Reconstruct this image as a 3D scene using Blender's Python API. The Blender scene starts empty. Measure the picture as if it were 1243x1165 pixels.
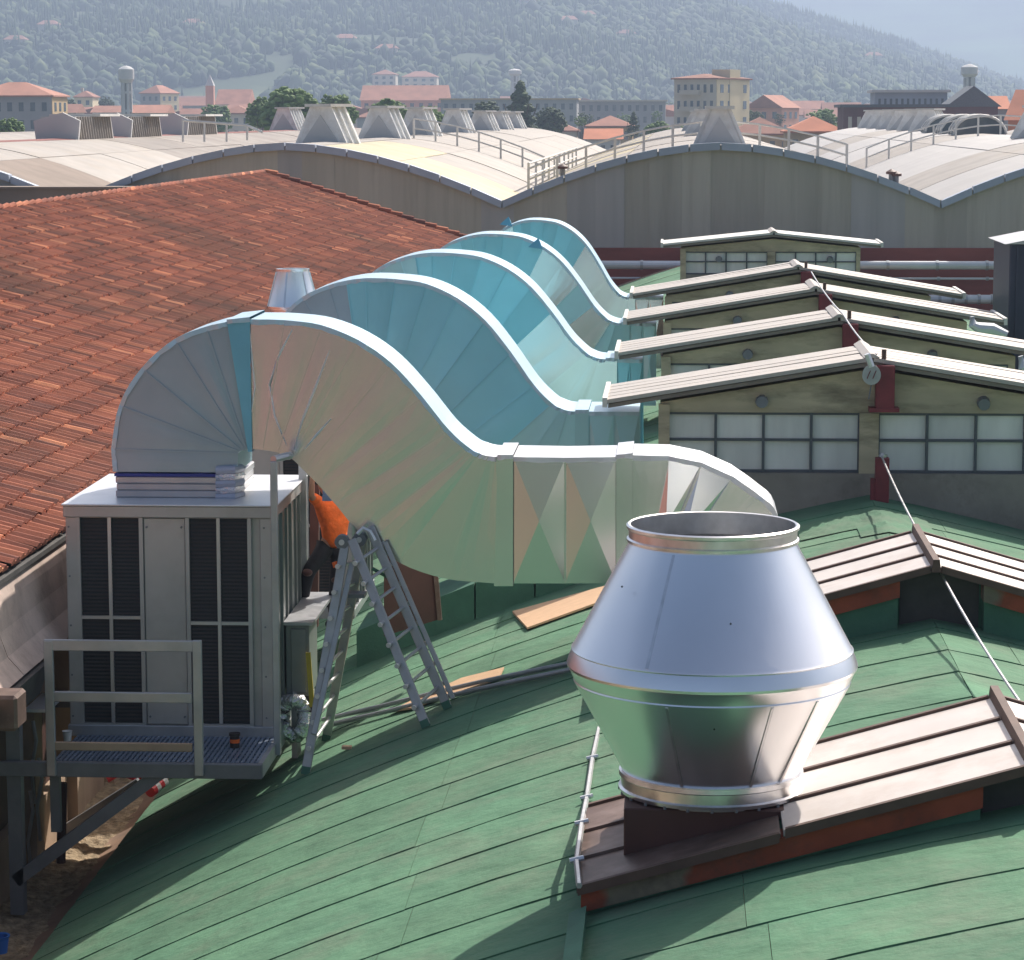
import bpy, math, random
import numpy as np
from mathutils import Vector, Matrix
random.seed(7); rng = np.random.default_rng(7)
SC = bpy.context.scene
COL = SC.collection
R = math.radians
CAMZ = 14.0

# ------------------------------------------------------------------ camera
F, IW, IH = 3300.0, 1243.0, 1165.0
def basis(vp=(820., 140.), roll=R(0.35)):
    v = np.array([vp[0]-IW/2, -(vp[1]-IH/2), -F]); v /= np.linalg.norm(v)
    u = np.array([math.sin(roll), math.cos(roll), 0.]); u -= u.dot(v)*v; u /= np.linalg.norm(u)
    return np.array([np.cross(v, u), v, u])
B = basis()
cam_d = bpy.data.cameras.new('camera'); cam = bpy.data.objects.new('camera', cam_d); COL.objects.link(cam)
m = Matrix(B.tolist()).to_4x4(); m.translation = (0, 0, CAMZ); cam.matrix_world = m
cam_d.sensor_width = 36; cam_d.sensor_fit = 'HORIZONTAL'; cam_d.lens = F/IW*36
cam_d.clip_start = 0.5; cam_d.clip_end = 30000
SC.camera = cam

# ------------------------------------------------------------------ light
SUN = Vector((0.48, 0.877, 0)).normalized(); ELEV = R(45)
SUN = Vector((SUN.x*math.cos(ELEV), SUN.y*math.cos(ELEV), math.sin(ELEV)))
W = bpy.data.worlds.new('World'); SC.world = W; W.use_nodes = True
nt = W.node_tree; bg = nt.nodes['Background']
sky = nt.nodes.new('ShaderNodeTexSky'); sky.sky_type = 'NISHITA'; sky.sun_disc = False
sky.sun_elevation = ELEV; sky.sun_rotation = math.atan2(SUN.x, SUN.y)
sky.air_density = 1.0; sky.dust_density = 5.0; sky.ozone_density = .6
nt.links.new(sky.outputs[0], bg.inputs[0]); bg.inputs[1].default_value = 0.105
sl = bpy.data.lights.new('sun', 'SUN'); sl.energy = 5.0; sl.angle = R(0.6); sl.color = (1, 0.935, 0.85)
so = bpy.data.objects.new('sun', sl); COL.objects.link(so)
so.rotation_euler = SUN.to_track_quat('Z', 'Y').to_euler()
SC.view_settings.view_transform = 'Standard'; SC.view_settings.look = 'None'
SC.view_settings.exposure = 0.44; SC.view_settings.gamma = 1.0; SC.view_settings.use_curve_mapping = False
SC.cycles.volume_bounces = 0; SC.cycles.max_bounces = 8

# ------------------------------------------------------------------ helpers
def P(px, py, Y):
    "world point on the plane at distance Y seen at a photograph position"
    d = B @ np.array([px-IW/2, -(py-IH/2), -F]); p = d*(Y/d[1])
    return Vector((p[0], p[1], p[2]+CAMZ))
def PR(p):
    c = B.T @ (np.array(p)-np.array([0, 0, CAMZ])); return IW/2-c[0]/c[2]*F, IH/2+c[1]/c[2]*F

class MB:
    def __init__(s): s.v = []; s.f = []; s.m = []; s.cur = 0; s.sm = []; s.smooth = False
    def face(s, idx): s.f.append(idx); s.m.append(s.cur); s.sm.append(s.smooth)
    def add(s, vs, fs):
        b = len(s.v); s.v += [tuple(v) for v in vs]
        for f in fs: s.face([b+i for i in f])
    def quad(s, a, b, c, d): s.add([a, b, c, d], [(0, 1, 2, 3)])
    def hexa(s, p):   # 8 points: bottom 0-3 ccw, top 4-7
        s.add(p, [(3, 2, 1, 0), (4, 5, 6, 7), (0, 1, 5, 4), (1, 2, 6, 5), (2, 3, 7, 6), (3, 0, 4, 7)]); return s
    def box(s, x0, x1, y0, y1, z0, z1):
        return s.hexa([(x0,y0,z0),(x1,y0,z0),(x1,y1,z0),(x0,y1,z0),(x0,y0,z1),(x1,y0,z1),(x1,y1,z1),(x0,y1,z1)])
    def bar(s, a, b, w, h, up=(0, 0, 1)):
        a = Vector(a); b = Vector(b); d = (b-a).normalized(); up = Vector(up)
        if abs(d.dot(up)) > .97: up = Vector((0, 1, 0))
        r = d.cross(up).normalized(); u = r.cross(d)
        c = [(-1,-1),(1,-1),(1,1),(-1,1)]
        p = [a+r*(i*w/2)+u*(j*h/2) for i, j in c]+[b+r*(i*w/2)+u*(j*h/2) for i, j in c]
        s.add(p, [(0,1,2,3),(7,6,5,4),(0,4,5,1),(1,5,6,2),(2,6,7,3),(3,7,4,0)]); return s
    def tube(s, pts, r, n=8, cap=True):
        pts = [Vector(p) for p in pts]; rs = r if isinstance(r, (list, tuple)) else [r]*len(pts)
        base = len(s.v); old = s.smooth; s.smooth = True
        up = Vector((0, 0, 1))
        for i, p in enumerate(pts):
            d = (pts[min(i+1, len(pts)-1)]-pts[max(i-1, 0)]).normalized()
            uu = up if abs(d.dot(up)) < .95 else Vector((0, 1, 0))
            a = d.cross(uu).normalized(); b = a.cross(d)
            for k in range(n):
                t = 2*math.pi*k/n; s.v.append(tuple(p+a*(math.cos(t)*rs[i])+b*(math.sin(t)*rs[i])))
        for i in range(len(pts)-1):
            for k in range(n):
                s.face([base+i*n+k, base+i*n+(k+1)%n, base+(i+1)*n+(k+1)%n, base+(i+1)*n+k])
        s.smooth = False
        if cap:
            s.face([base+k for k in range(n)][::-1]); s.face([base+(len(pts)-1)*n+k for k in range(n)])
        s.smooth = old; return s
    def lathe(s, c, prof, n=64, smooth=True):
        base = len(s.v); s.smooth = smooth
        for r, z in prof:
            for k in range(n):
                t = 2*math.pi*k/n; s.v.append((c[0]+math.cos(t)*r, c[1]+math.sin(t)*r, z))
        for i in range(len(prof)-1):
            for k in range(n):
                s.face([base+i*n+k, base+i*n+(k+1)%n, base+(i+1)*n+(k+1)%n, base+(i+1)*n+k])
        s.smooth = False; return s
    def prism(s, poly, y0, y1):   # poly in (x, z), extruded along y
        n = len(poly); s.add([(x, y0, z) for x, z in poly]+[(x, y1, z) for x, z in poly],
            [tuple(range(n)), tuple(range(2*n-1, n-1, -1))]+[(i, i+n, (i+1)%n+n, (i+1)%n) for i in range(n)]); return s
    def build(s, name, mat, parent=None, bevel=0, loc=None):
        me = bpy.data.meshes.new(name)
        off = root_loc(parent)
        me.from_pydata([(v[0]-off.x, v[1]-off.y, v[2]-off.z) for v in s.v], [], s.f)
        for mm in (mat if isinstance(mat, (list, tuple)) else [mat]): me.materials.append(mm)
        me.polygons.foreach_set('material_index', s.m); me.polygons.foreach_set('use_smooth', s.sm)
        me.update()
        if any(s.sm): me.set_sharp_from_angle(angle=R(28))
        o = bpy.data.objects.new(name, me); COL.objects.link(o)
        if parent: o.parent = parent
        if bevel:
            b = o.modifiers.new('bevel', 'BEVEL'); b.width = bevel; b.segments = 1; b.limit_method = 'ANGLE'
        return o
ROOT = {}
def root_loc(p):
    if p is None: return Vector((0, 0, 0))
    while p.parent: p = p.parent
    return Vector(p.location)
def tag(o, label=None, cat=None, group=None, kind=None):
    if label: o['label'] = label
    if cat: o['category'] = cat
    if group: o['group'] = group
    if kind: o['kind'] = kind
    return o
def thing(name, label, cat, loc=(0, 0, 0), group=None, kind=None):
    o = bpy.data.objects.new(name, None); COL.objects.link(o); o.location = loc; o.empty_display_size = .2
    return tag(o, label, cat, group, kind)
def numpy_mesh(name, v, f, mat, parent=None, smooth=False):
    me = bpy.data.meshes.new(name); off = root_loc(parent); v = np.asarray(v, dtype=np.float64)-np.array(off)
    k = f.shape[1]; me.vertices.add(len(v)); me.loops.add(f.size); me.polygons.add(len(f))
    me.vertices.foreach_set('co', v.astype(np.float32).ravel()); me.loops.foreach_set('vertex_index', f.astype(np.int32).ravel())
    me.polygons.foreach_set('loop_start', np.arange(0, f.size, k, dtype=np.int32))
    me.polygons.foreach_set('use_smooth', np.full(len(f), smooth)); me.update(calc_edges=True)
    me.materials.append(mat); o = bpy.data.objects.new(name, me); COL.objects.link(o)
    if parent: o.parent = parent
    return o

# ------------------------------------------------------------------ materials
def mat(name, col, rough=.7, metal=0, var=.12, scale=2.0, bump=.0, bscale=20., rnd=.0, ramp=None, stretch=None,
        dirt=None, dirt_amt=.4, dirt_scale=.8, island=False, bdet=4, coat=0, spec=.5, col2=None, c2_scale=.5, c2_lo=.45, c2_hi=.6, trans=0, rvar=0.0, bdist=.01):
    M = bpy.data.materials.new(name); M.use_nodes = True; N = M.node_tree.nodes; L = M.node_tree.links; N.clear()
    out = N.new('ShaderNodeOutputMaterial'); p = N.new('ShaderNodeBsdfPrincipled'); L.new(p.outputs[0], out.inputs[0])
    p.inputs['Roughness'].default_value = rough; p.inputs['Metallic'].default_value = metal
    p.inputs['Specular IOR Level'].default_value = spec
    if coat: p.inputs['Coat Weight'].default_value = coat; p.inputs['Coat Roughness'].default_value = .12
    if trans: p.inputs['Transmission Weight'].default_value = trans
    g = N.new('ShaderNodeNewGeometry'); mp = N.new('ShaderNodeMapping'); L.new(g.outputs['Position'], mp.inputs[0])
    if stretch: mp.inputs['Scale'].default_value = stretch
    def noise(sc, det=5, rg=.55):
        n = N.new('ShaderNodeTexNoise'); n.inputs['Scale'].default_value = sc; n.inputs['Detail'].default_value = det
        n.inputs['Roughness'].default_value = rg; L.new(mp.outputs[0], n.inputs['Vector']); return n
    def mix(f, a, b, mode='MIX'):
        x = N.new('ShaderNodeMix'); x.data_type = 'RGBA'; x.blend_type = mode
        for sock, val in ((x.inputs[0], f), (x.inputs[6], a), (x.inputs[7], b)):
            if isinstance(val, (int, float)): sock.default_value = val
            elif isinstance(val, tuple): sock.default_value = (*val[:3], 1)
            else: L.new(val, sock)
        return x.outputs[2]
    if ramp:
        r = N.new('ShaderNodeValToRGB'); r.color_ramp.interpolation = 'LINEAR'
        el = r.color_ramp.elements
        el[0].position, el[0].color = ramp[0][0], (*ramp[0][1], 1); el[1].position, el[1].color = ramp[-1][0], (*ramp[-1][1], 1)
        for q, c in ramp[1:-1]:
            e = el.new(q); e.color = (*c, 1)
        oi = N.new('ShaderNodeObjectInfo'); ad = N.new('ShaderNodeMath'); ad.operation = 'ADD'
        L.new(oi.outputs['Random'], ad.inputs[0])
        if island: L.new(g.outputs['Random Per Island'], ad.inputs[1])
        fr = N.new('ShaderNodeMath'); fr.operation = 'FRACT'; L.new(ad.outputs[0], fr.inputs[0]); L.new(fr.outputs[0], r.inputs[0])
        base = r.outputs[0]
    else: base = col
    if col2:
        n = noise(c2_scale, 4); mr = N.new('ShaderNodeMapRange'); mr.inputs[1].default_value = c2_lo; mr.inputs[2].default_value = c2_hi
        L.new(n.outputs[0], mr.inputs[0]); base = mix(mr.outputs[0], base, col2)
    n = noise(scale); mr = N.new('ShaderNodeMapRange'); mr.inputs[1].default_value = .3; mr.inputs[2].default_value = .7
    mr.inputs[3].default_value = 1-var; mr.inputs[4].default_value = 1+var; L.new(n.outputs[0], mr.inputs[0])
    cb = N.new('ShaderNodeCombineColor')
    for i in range(3): L.new(mr.outputs[0], cb.inputs[i])
    base = mix(1.0, base, cb.outputs[0], 'MULTIPLY')
    if rnd:
        oi = N.new('ShaderNodeObjectInfo'); mr = N.new('ShaderNodeMapRange'); mr.inputs[3].default_value = 1-rnd; mr.inputs[4].default_value = 1+rnd
        src = oi.outputs['Random']
        if island:
            a = N.new('ShaderNodeMath'); a.operation = 'ADD'; L.new(src, a.inputs[0]); L.new(g.outputs['Random Per Island'], a.inputs[1])
            b = N.new('ShaderNodeMath'); b.operation = 'FRACT'; L.new(a.outputs[0], b.inputs[0]); src = b.outputs[0]
        L.new(src, mr.inputs[0]); cb = N.new('ShaderNodeCombineColor')
        for i in range(3): L.new(mr.outputs[0], cb.inputs[i])
        base = mix(1.0, base, cb.outputs[0], 'MULTIPLY')
    if dirt:
        n = noise(dirt_scale, 8, .7); mr = N.new('ShaderNodeMapRange'); mr.inputs[1].default_value = .48; mr.inputs[2].default_value = .68
        mr.inputs[4].default_value = dirt_amt; L.new(n.outputs[0], mr.inputs[0]); base = mix(mr.outputs[0], base, dirt)
    if isinstance(base, tuple): p.inputs['Base Color'].default_value = (*base, 1)
    else: L.new(base, p.inputs['Base Color'])
    if rvar:
        n = noise(scale*1.7); mr = N.new('ShaderNodeMapRange'); mr.inputs[1].default_value = .3; mr.inputs[2].default_value = .7
        mr.inputs[3].default_value = max(0, rough-rvar); mr.inputs[4].default_value = rough+rvar; L.new(n.outputs[0], mr.inputs[0]); L.new(mr.outputs[0], p.inputs['Roughness'])
    if bump:
        n = noise(bscale, bdet); bn = N.new('ShaderNodeBump'); bn.inputs['Strength'].default_value = bump; bn.inputs['Distance'].default_value = bdist
        L.new(n.outputs[0], bn.inputs['Height']); L.new(bn.outputs[0], p.inputs['Normal'])
    return M
M = {}
M['green'] = mat('green_bitumen', (.085, .20, .112), .88, var=.2, scale=1.1, bump=.55, bscale=3.2, bdist=.07, bdet=7, rnd=.09, dirt=(.15,.19,.13), dirt_amt=.55, dirt_scale=.9, col2=(.072,.185,.105), c2_scale=.35)
M['green_dark'] = mat('green_upstand', (.06, .17, .11), .8, var=.2, scale=2, bump=.5, bscale=30)
M['tile'] = mat('terracotta', (0,0,0), .85, var=.22, scale=1.4, bump=.4, bscale=40, island=True,
    spec=.15, ramp=[(0,(.18,.078,.06)),(.2,(.24,.09,.062)),(.5,(.31,.11,.07)),(.8,(.37,.132,.08)),(.955,(.43,.165,.095)),(.97,(.62,.24,.13)),(1,(.68,.29,.16))],
    dirt=(.10,.07,.055), dirt_amt=.75, dirt_scale=.16)
M['plaintile'] = mat('weathered_clay', (.17,.085,.068), .9, var=.3, scale=1.5)
M['concrete'] = mat('old_concrete', (.30,.265,.225), .9, var=.18, scale=1.5, bump=.5, bscale=15, dirt=(.12,.10,.08), dirt_amt=.6, dirt_scale=1.2)
M['conc_pink'] = mat('gutter_concrete', (.55,.43,.37), .9, var=.14, scale=1.2, bump=.4, bscale=12, dirt=(.20,.15,.12), dirt_amt=.5, dirt_scale=1.5)
M['ochre'] = mat('stained_concrete', (.52,.44,.30), .9, var=.22, scale=2.2, bump=.4, bscale=15, stretch=(.4,.4,1.6), dirt=(.09,.075,.05), dirt_amt=.7, dirt_scale=1.4)
M['tan'] = mat('tan_render', (.42,.30,.21), .9, var=.15, scale=2, bump=.3)
M['gravel'] = mat('gutter_gravel', (.36,.27,.17), .95, var=.5, scale=9, bump=1.0, bscale=25, dirt=(.16,.12,.08), dirt_amt=.7, dirt_scale=2, bdist=.03)
M['gutter'] = mat('rusty_gutter', (.30,.19,.13), .8, var=.2, scale=2, dirt=(.12,.09,.07), dirt_amt=.6)
M['dark'] = mat('dark_membrane', (.06,.058,.056), .8, var=.3, scale=3, bump=.3)
M['black'] = mat('grille_mesh', (.012,.016,.02), .55, var=.3, scale=40, bump=.6, bscale=90)
M['galv'] = mat('galvanised_sheet', (.52,.52,.53), .42, .75, var=.07, scale=3, bump=.05, bscale=6, rvar=.08)
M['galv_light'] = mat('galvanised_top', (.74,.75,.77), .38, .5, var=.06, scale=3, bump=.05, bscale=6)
M['steel'] = mat('grey_steel', (.42,.43,.45), .42, .6, var=.12, scale=4, rvar=.08)
M['steel_dark'] = mat('painted_steel', (.19,.20,.22), .5, .3, var=.12, scale=4)
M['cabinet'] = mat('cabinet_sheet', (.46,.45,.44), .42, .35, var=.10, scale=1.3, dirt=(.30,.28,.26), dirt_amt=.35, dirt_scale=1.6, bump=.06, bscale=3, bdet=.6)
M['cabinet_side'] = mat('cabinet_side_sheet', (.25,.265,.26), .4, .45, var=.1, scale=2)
M['grating'] = mat('blue_grey_grating', (.26,.32,.42), .4, .55, var=.15, scale=5)
M['cone'] = mat('bright_spun_metal', (.92,.92,.93), .28, 1, var=.03, scale=2, bump=.03, bscale=2.5, rvar=0, bdet=.6)
M['cone2'] = mat('bright_metal_rim', (.78,.78,.79), .3, 1, var=.12, scale=8, bump=.15, bscale=14, bdet=.6)
M['inner'] = mat('dull_metal_inside', (.62,.63,.65), .4, .8, var=.15, scale=3)
M['alu'] = mat('aluminium_duct', (.76,.735,.745), .24, .97, var=.03, scale=1.2, bump=.12, bscale=1.6, rvar=0, bdist=.03, bdet=.6)
M['alu_green'] = mat('filmed_aluminium', (.74,.75,.745), .22, .96, var=.03, scale=1.2, bump=.12, bscale=1.6, rvar=0, bdist=.03, bdet=.6)
M['film_grey'] = mat('grey_blue_film', (.34,.46,.54), .32, .45, var=.08, scale=1.2, bump=.1, bscale=2.5, bdist=.03, bdet=.6)
M['film_blue'] = mat('blue_film', (.18,.52,.68), .3, .25, var=.08, scale=2, bump=.1, bscale=3, bdist=.03, bdet=.6)
M['film_teal'] = mat('teal_film', (.32,.72,.84), .28, .3, var=.05, scale=1.3, bump=.12, bscale=2.4, rnd=.12, bdist=.03, bdet=.6)
M['film_teal2'] = mat('pale_teal_film', (.48,.77,.82), .28, .35, var=.05, scale=1.3, bump=.12, bscale=2.4, rnd=.12, bdist=.03, bdet=.6)
M['film_top_sunlit'] = mat('sunlit_top_film', (.52,.70,.80), .32, .25, var=.05, scale=3, bump=.3, bscale=7, bdist=.02)  # duct tops paler than the sides: sunlight put into the film colour
M['collar_blue'] = mat('blue_ring', (.03,.05,.28), .4)
M['fabric'] = mat('flexible_collar', (.42,.46,.55), .5, .2, var=.1, scale=5, bump=.4, bscale=12)
M['sheet'] = mat('cream_roof_sheet', (.66,.60,.56), .5, .1, var=.1, scale=1.2, rnd=.07, dirt=(.42,.33,.27), dirt_amt=.4, dirt_scale=1.8)
M['sheet_seam'] = mat('dark_seam', (.11,.065,.05), .7, var=.2, scale=4)
M['deck'] = mat('roof_deck_grey', (.24,.20,.17), .7, var=.2)
M['copper'] = mat('weathered_brown_sheet', (.16,.105,.085), .5, .3, var=.3, scale=3, dirt=(.28,.22,.20), dirt_amt=.5, dirt_scale=3, bump=.3, bscale=9)
M['rust'] = mat('red_painted_curb', (.30,.065,.03), .8, var=.25, scale=2.5, col2=(.20,.17,.12), c2_scale=.9, c2_lo=.55, c2_hi=.60, dirt=(.08,.05,.035), dirt_amt=.7, dirt_scale=2.2, bump=.5, bscale=14)
M['redpaint'] = mat('dark_red_paint', (.20,.025,.035), .5, var=.2, scale=5)
M['monroof'] = mat('pale_ribbed_sheet', (.48,.44,.40), .55, .1, var=.1, scale=1.5, rnd=.05, dirt=(.3,.24,.19), dirt_amt=.3, dirt_scale=1.5)
M['white'] = mat('white_paint', (.66,.64,.60), .6, var=.1, scale=2)
M['pane'] = mat('translucent_pane', (.74,.73,.69), .35, var=.14, scale=1.1, stretch=(2.5,2.5,.5), rnd=.10)
M['frame'] = mat('window_frame', (.10,.11,.12), .6, var=.15, scale=4)
M['wood'] = mat('fresh_plywood', (.62,.40,.24), .75, var=.08, scale=5, stretch=(.6,3,3))
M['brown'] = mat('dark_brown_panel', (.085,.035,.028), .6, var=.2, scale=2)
M['brick'] = mat('red_brick_far', (.30,.09,.07), .9, var=.25, scale=1.2, stretch=(.3,.3,1.4), rnd=.05)
M['pipe'] = mat('white_pipe', (.62,.63,.66), .45, .2, var=.08, scale=1)
M['beige'] = mat('fibre_cement_wall', (.47,.435,.365), .85, var=.08, scale=1.0, stretch=(2,2,.12), rnd=.09, dirt=(.22,.19,.13), dirt_amt=.3, dirt_scale=.9)
M['beige2'] = mat('fibre_cement_wall_blue', (.44,.42,.40), .85, var=.08, scale=1.0, stretch=(2,2,.12), rnd=.06)
M['cap'] = mat('blue_grey_flashing', (.40,.45,.54), .6, .1, var=.08, scale=1, rnd=.05)
M['vault'] = mat('pale_vault_sheet', (.34,.31,.28), .7, var=.13, scale=.5, rnd=.05, dirt=(.36,.28,.2), dirt_amt=.35, dirt_scale=.4)
M['vault_y'] = mat('yellowed_vault_sheet', (.48,.42,.28), .7, var=.12, scale=.6, dirt=(.50,.36,.17), dirt_amt=.6, dirt_scale=.4)
M['vault_w'] = mat('whitish_vault_sheet', (.44,.42,.40), .6, var=.06, scale=.5, rnd=.04)
M['vault_g'] = mat('grey_brown_vault_sheet', (.27,.24,.215), .8, var=.15, scale=.5, rnd=.08, dirt=(.17,.13,.11), dirt_amt=.5, dirt_scale=.3)
M['vault_r'] = mat('red_vault_sheet', (.24,.085,.07), .8, var=.2, scale=.6)
M['apron'] = mat('brown_valley', (.25,.20,.165), .9, var=.15, scale=.6)
M['skyl'] = mat('pale_skylight_sheet', (.80,.80,.78), .5, var=.12, scale=1.5, rnd=.1, dirt=(.5,.45,.38), dirt_amt=.4, dirt_scale=2)
M['glass'] = mat('dark_glass', (.10,.13,.15), .12, var=.1, spec=.8)
M['yellow'] = mat('yellow_plastic', (.55,.40,.04), .5); M['orange'] = mat('orange_cloth', (.90,.16,.025), .8, var=.18, scale=9, bump=.8, bscale=8, bdist=.04)
M['red'] = mat('red_plastic', (.62,.03,.03), .5); M['bluep'] = mat('blue_plastic', (.03,.15,.5), .4)
M['trouser'] = mat('black_trouser', (.018,.018,.024), .85, var=.3, scale=8, bump=.4, bscale=18)
M['skin'] = mat('skin', (.42,.22,.15), .6); M['hair'] = mat('dark_hair', (.02,.014,.01), .8)
M['boot'] = mat('dark_boot', (.03,.022,.02), .6); M['jean'] = mat('blue_cloth', (.15,.22,.38), .9)
M['foil'] = mat('crumpled_foil', (.75,.75,.76), .18, 1, var=.05, bump=1.0, bscale=22, bdist=.04)
M['ladder'] = mat('aluminium_ladder', (.40,.40,.39), .45, .6, var=.1, scale=6)
M['ground'] = mat('town_ground', (.16,.15,.13), .95, var=.2, scale=.02, col2=(.07,.11,.045), c2_scale=.01)
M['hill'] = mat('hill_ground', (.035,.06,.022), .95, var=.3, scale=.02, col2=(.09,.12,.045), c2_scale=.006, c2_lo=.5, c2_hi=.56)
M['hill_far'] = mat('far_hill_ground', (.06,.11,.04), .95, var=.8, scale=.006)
M['wood_far'] = mat('woodland', (0,0,0), .9, var=.2, scale=.02, island=True, ramp=[(0,(.013,.030,.013)),(.35,(.026,.053,.018)),(.7,(.045,.082,.023)),(.9,(.075,.115,.03)),(1,(.11,.14,.04))])
M['leaf'] = mat('leaves_mid', (0,0,0), .8, var=.15, scale=.2, island=True, ramp=[(0,(.08,.14,.03)),(.5,(.12,.20,.045)),(1,(.17,.25,.07))])
M['leaf_d'] = mat('leaves_dark', (0,0,0), .8, var=.15, scale=.2, island=True, ramp=[(0,(.03,.06,.025)),(.5,(.05,.085,.035)),(1,(.08,.12,.045))])
M['trunk'] = mat('bark', (.10,.07,.05), .9)
M['troof'] = mat('far_terracotta', (.36,.17,.12), .9, var=.15, scale=.3, rnd=.22)
M['troof_b'] = mat('bright_terracotta', (.52,.19,.10), .9, var=.12, scale=.3)
M['brickfar'] = mat('dark_red_brick', (.16,.07,.065), .9, var=.15, scale=.3)
def wall_mat(n, c): 
    M[n] = mat('render_'+n, c, .9, var=.08, scale=.2); return M[n]
for n, c in dict(w_grey=(.34,.34,.34), w_yel=(.72,.60,.40), w_cream=(.60,.54,.45), w_pink=(.66,.33,.24), w_white=(.60,.60,.59), w_ochre=(.50,.36,.20), w_blue=(.30,.36,.44), w_orange=(.75,.24,.10)).items(): wall_mat(n, c)

# ------------------------------------------------------------------ setting: ground, hills
mb = MB()
GX = [-7000, -900, 900, 7000]; GY = [-300, 900, 1600]
mb.add([(x, y, 0) for y in GY for x in GX], [(r*4+c, r*4+c+1, r*4+c+5, r*4+c+4) for r in range(2) for c in range(3)])
tag(mb.build('ground', M['ground']), 'flat town ground stretching from the factory to the hills', kind='structure')

def vnoise(x, y, s, seed):
    "cheap smooth value noise for arrays"
    x = np.asarray(x)/s; y = np.asarray(y)/s; xi = np.floor(x).astype(int); yi = np.floor(y).astype(int); fx = x-xi; fy = y-yi
    fx = fx*fx*(3-2*fx); fy = fy*fy*(3-2*fy)
    def h(a, b):
        n = (a*374761393+b*668265263+seed*1442695041) & 0x7fffffff; n = ((n ^ (n >> 13))*1274126177) & 0x7fffffff
        return (n & 0xffff)/65535.
    return (h(xi,yi)*(1-fx)+h(xi+1,yi)*fx)*(1-fy)+(h(xi,yi+1)*(1-fx)+h(xi+1,yi+1)*fx)*fy
RX = [-2000, -700, 0, 300, 600, 780, 930, 1000, 1060, 1130, 1200, 1243, 1320, 1500, 2500]
RZ = [330, 300, 270, 255, 225, 165, 124, 104, 88, 67, 44, 33, 20, 10, 5]
def hill_z(X, Y):
    X = np.asarray(X, float); Y = np.asarray(Y, float)
    px = 820+3300*X/np.maximum(Y, 1); top = np.interp(px, RX, RZ)
    t = np.clip((Y-1600)/1600, 0, 1.25); up = t**.85
    up = np.where(Y > 3200, 1-(Y-3200)/2600, up)
    n = (vnoise(X, Y, 420, 1)-.5)*70+(vnoise(X, Y, 160, 2)-.5)*26
    return np.maximum(top*up+n*np.clip(t*1.6, 0, 1)*np.clip(top/150, .15, 1), -2)+2*np.clip(t*8,0,1)
xs = np.linspace(-2600, 2600, 150); ys = np.linspace(1600, 4300, 90)
XX, YY = np.meshgrid(xs, ys); ZZ = hill_z(XX, YY); v = np.stack([XX, YY, ZZ], -1).reshape(-1, 3)
idx = np.arange(90*150).reshape(90, 150)
f = np.stack([idx[:-1,:-1], idx[:-1,1:], idx[1:,1:], idx[1:,:-1]], -1).reshape(-1, 4)
tag(numpy_mesh('hills', v, f, M['hill'], smooth=True), 'wooded green hillside rising behind the town', kind='structure')
xs = np.linspace(-3000, 5500, 90); ys = np.linspace(4300, 6400, 40)
XX, YY = np.meshgrid(xs, ys); t = (YY-4300)/1700
ZZ = np.clip(t, 0, 1)**.9*(430+(vnoise(XX, YY, 1300, 5)-.5)*160)+(vnoise(XX, YY, 420, 6)-.5)*60*np.clip(t*3, 0, 1)
ZZ = np.minimum(ZZ, 520)
v = np.stack([XX, YY, ZZ], -1).reshape(-1, 3); idx = np.arange(40*90).reshape(40, 90)
f = np.stack([idx[:-1,:-1], idx[:-1,1:], idx[1:,1:], idx[1:,:-1]], -1).reshape(-1, 4)
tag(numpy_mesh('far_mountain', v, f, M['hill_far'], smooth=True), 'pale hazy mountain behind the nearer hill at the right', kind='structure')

# woodland on the hill (stuff): lumpy crowns and dark pointed cypresses
def icos(sub):
    import bmesh
    bm = bmesh.new(); bmesh.ops.create_icosphere(bm, subdivisions=sub, radius=1); bm.verts.ensure_lookup_table()
    v = np.array([q.co[:] for q in bm.verts]); f = np.array([[w.index for w in q.verts] for q in bm.faces]); bm.free(); return v, f
IV, IF = icos(1); IV2, IF2 = icos(2)
N0 = 62000
Y = 1620+(rng.random(N0)**.8)*1750; px = rng.uniform(-60, 1300, N0); X = (px-820)/3300*Y
keep = (vnoise(X, Y, 130, 9)*.6+vnoise(X, Y, 45, 10)*.4 > .21); X, Y = X[keep], Y[keep]; Z = hill_z(X, Y)
k = Z > 1; X, Y, Z = X[k], Y[k], Z[k]; n = len(X)
cyp = (rng.random(n) < .10+.3*(vnoise(X, Y, 200, 12) > .62))
rad = (1.7+3.6*rng.random(n)**2.0)*(1+.4*vnoise(X, Y, 90, 3)); rad[cyp] = rng.uniform(1.4, 2.3, cyp.sum()); hh = rad*rng.uniform(.8, 1.3, n); hh[cyp] = rng.uniform(6.5, 11, cyp.sum())
jit = 1+rng.uniform(-.26, .26, (n, len(IV), 1)); V = IV[None]*jit
V = V*np.stack([rad, rad, hh], -1)[:, None, :]
V[..., :2] *= np.where(cyp[:, None, None], np.clip(1.1-.55*(IV[None, :, 2:3]+1)/1.2, .12, 1), 1)
V += np.stack([X, Y, Z+hh*.55], -1)[:, None, :]
FF = (IF[None]+(np.arange(n)*len(IV))[:, None, None]).reshape(-1, 3)
tag(numpy_mesh('woodland', V.reshape(-1, 3), FF, M['wood_far'], smooth=True), 'dense woodland and cypresses covering the hillside', 'woodland', kind='stuff')

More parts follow.
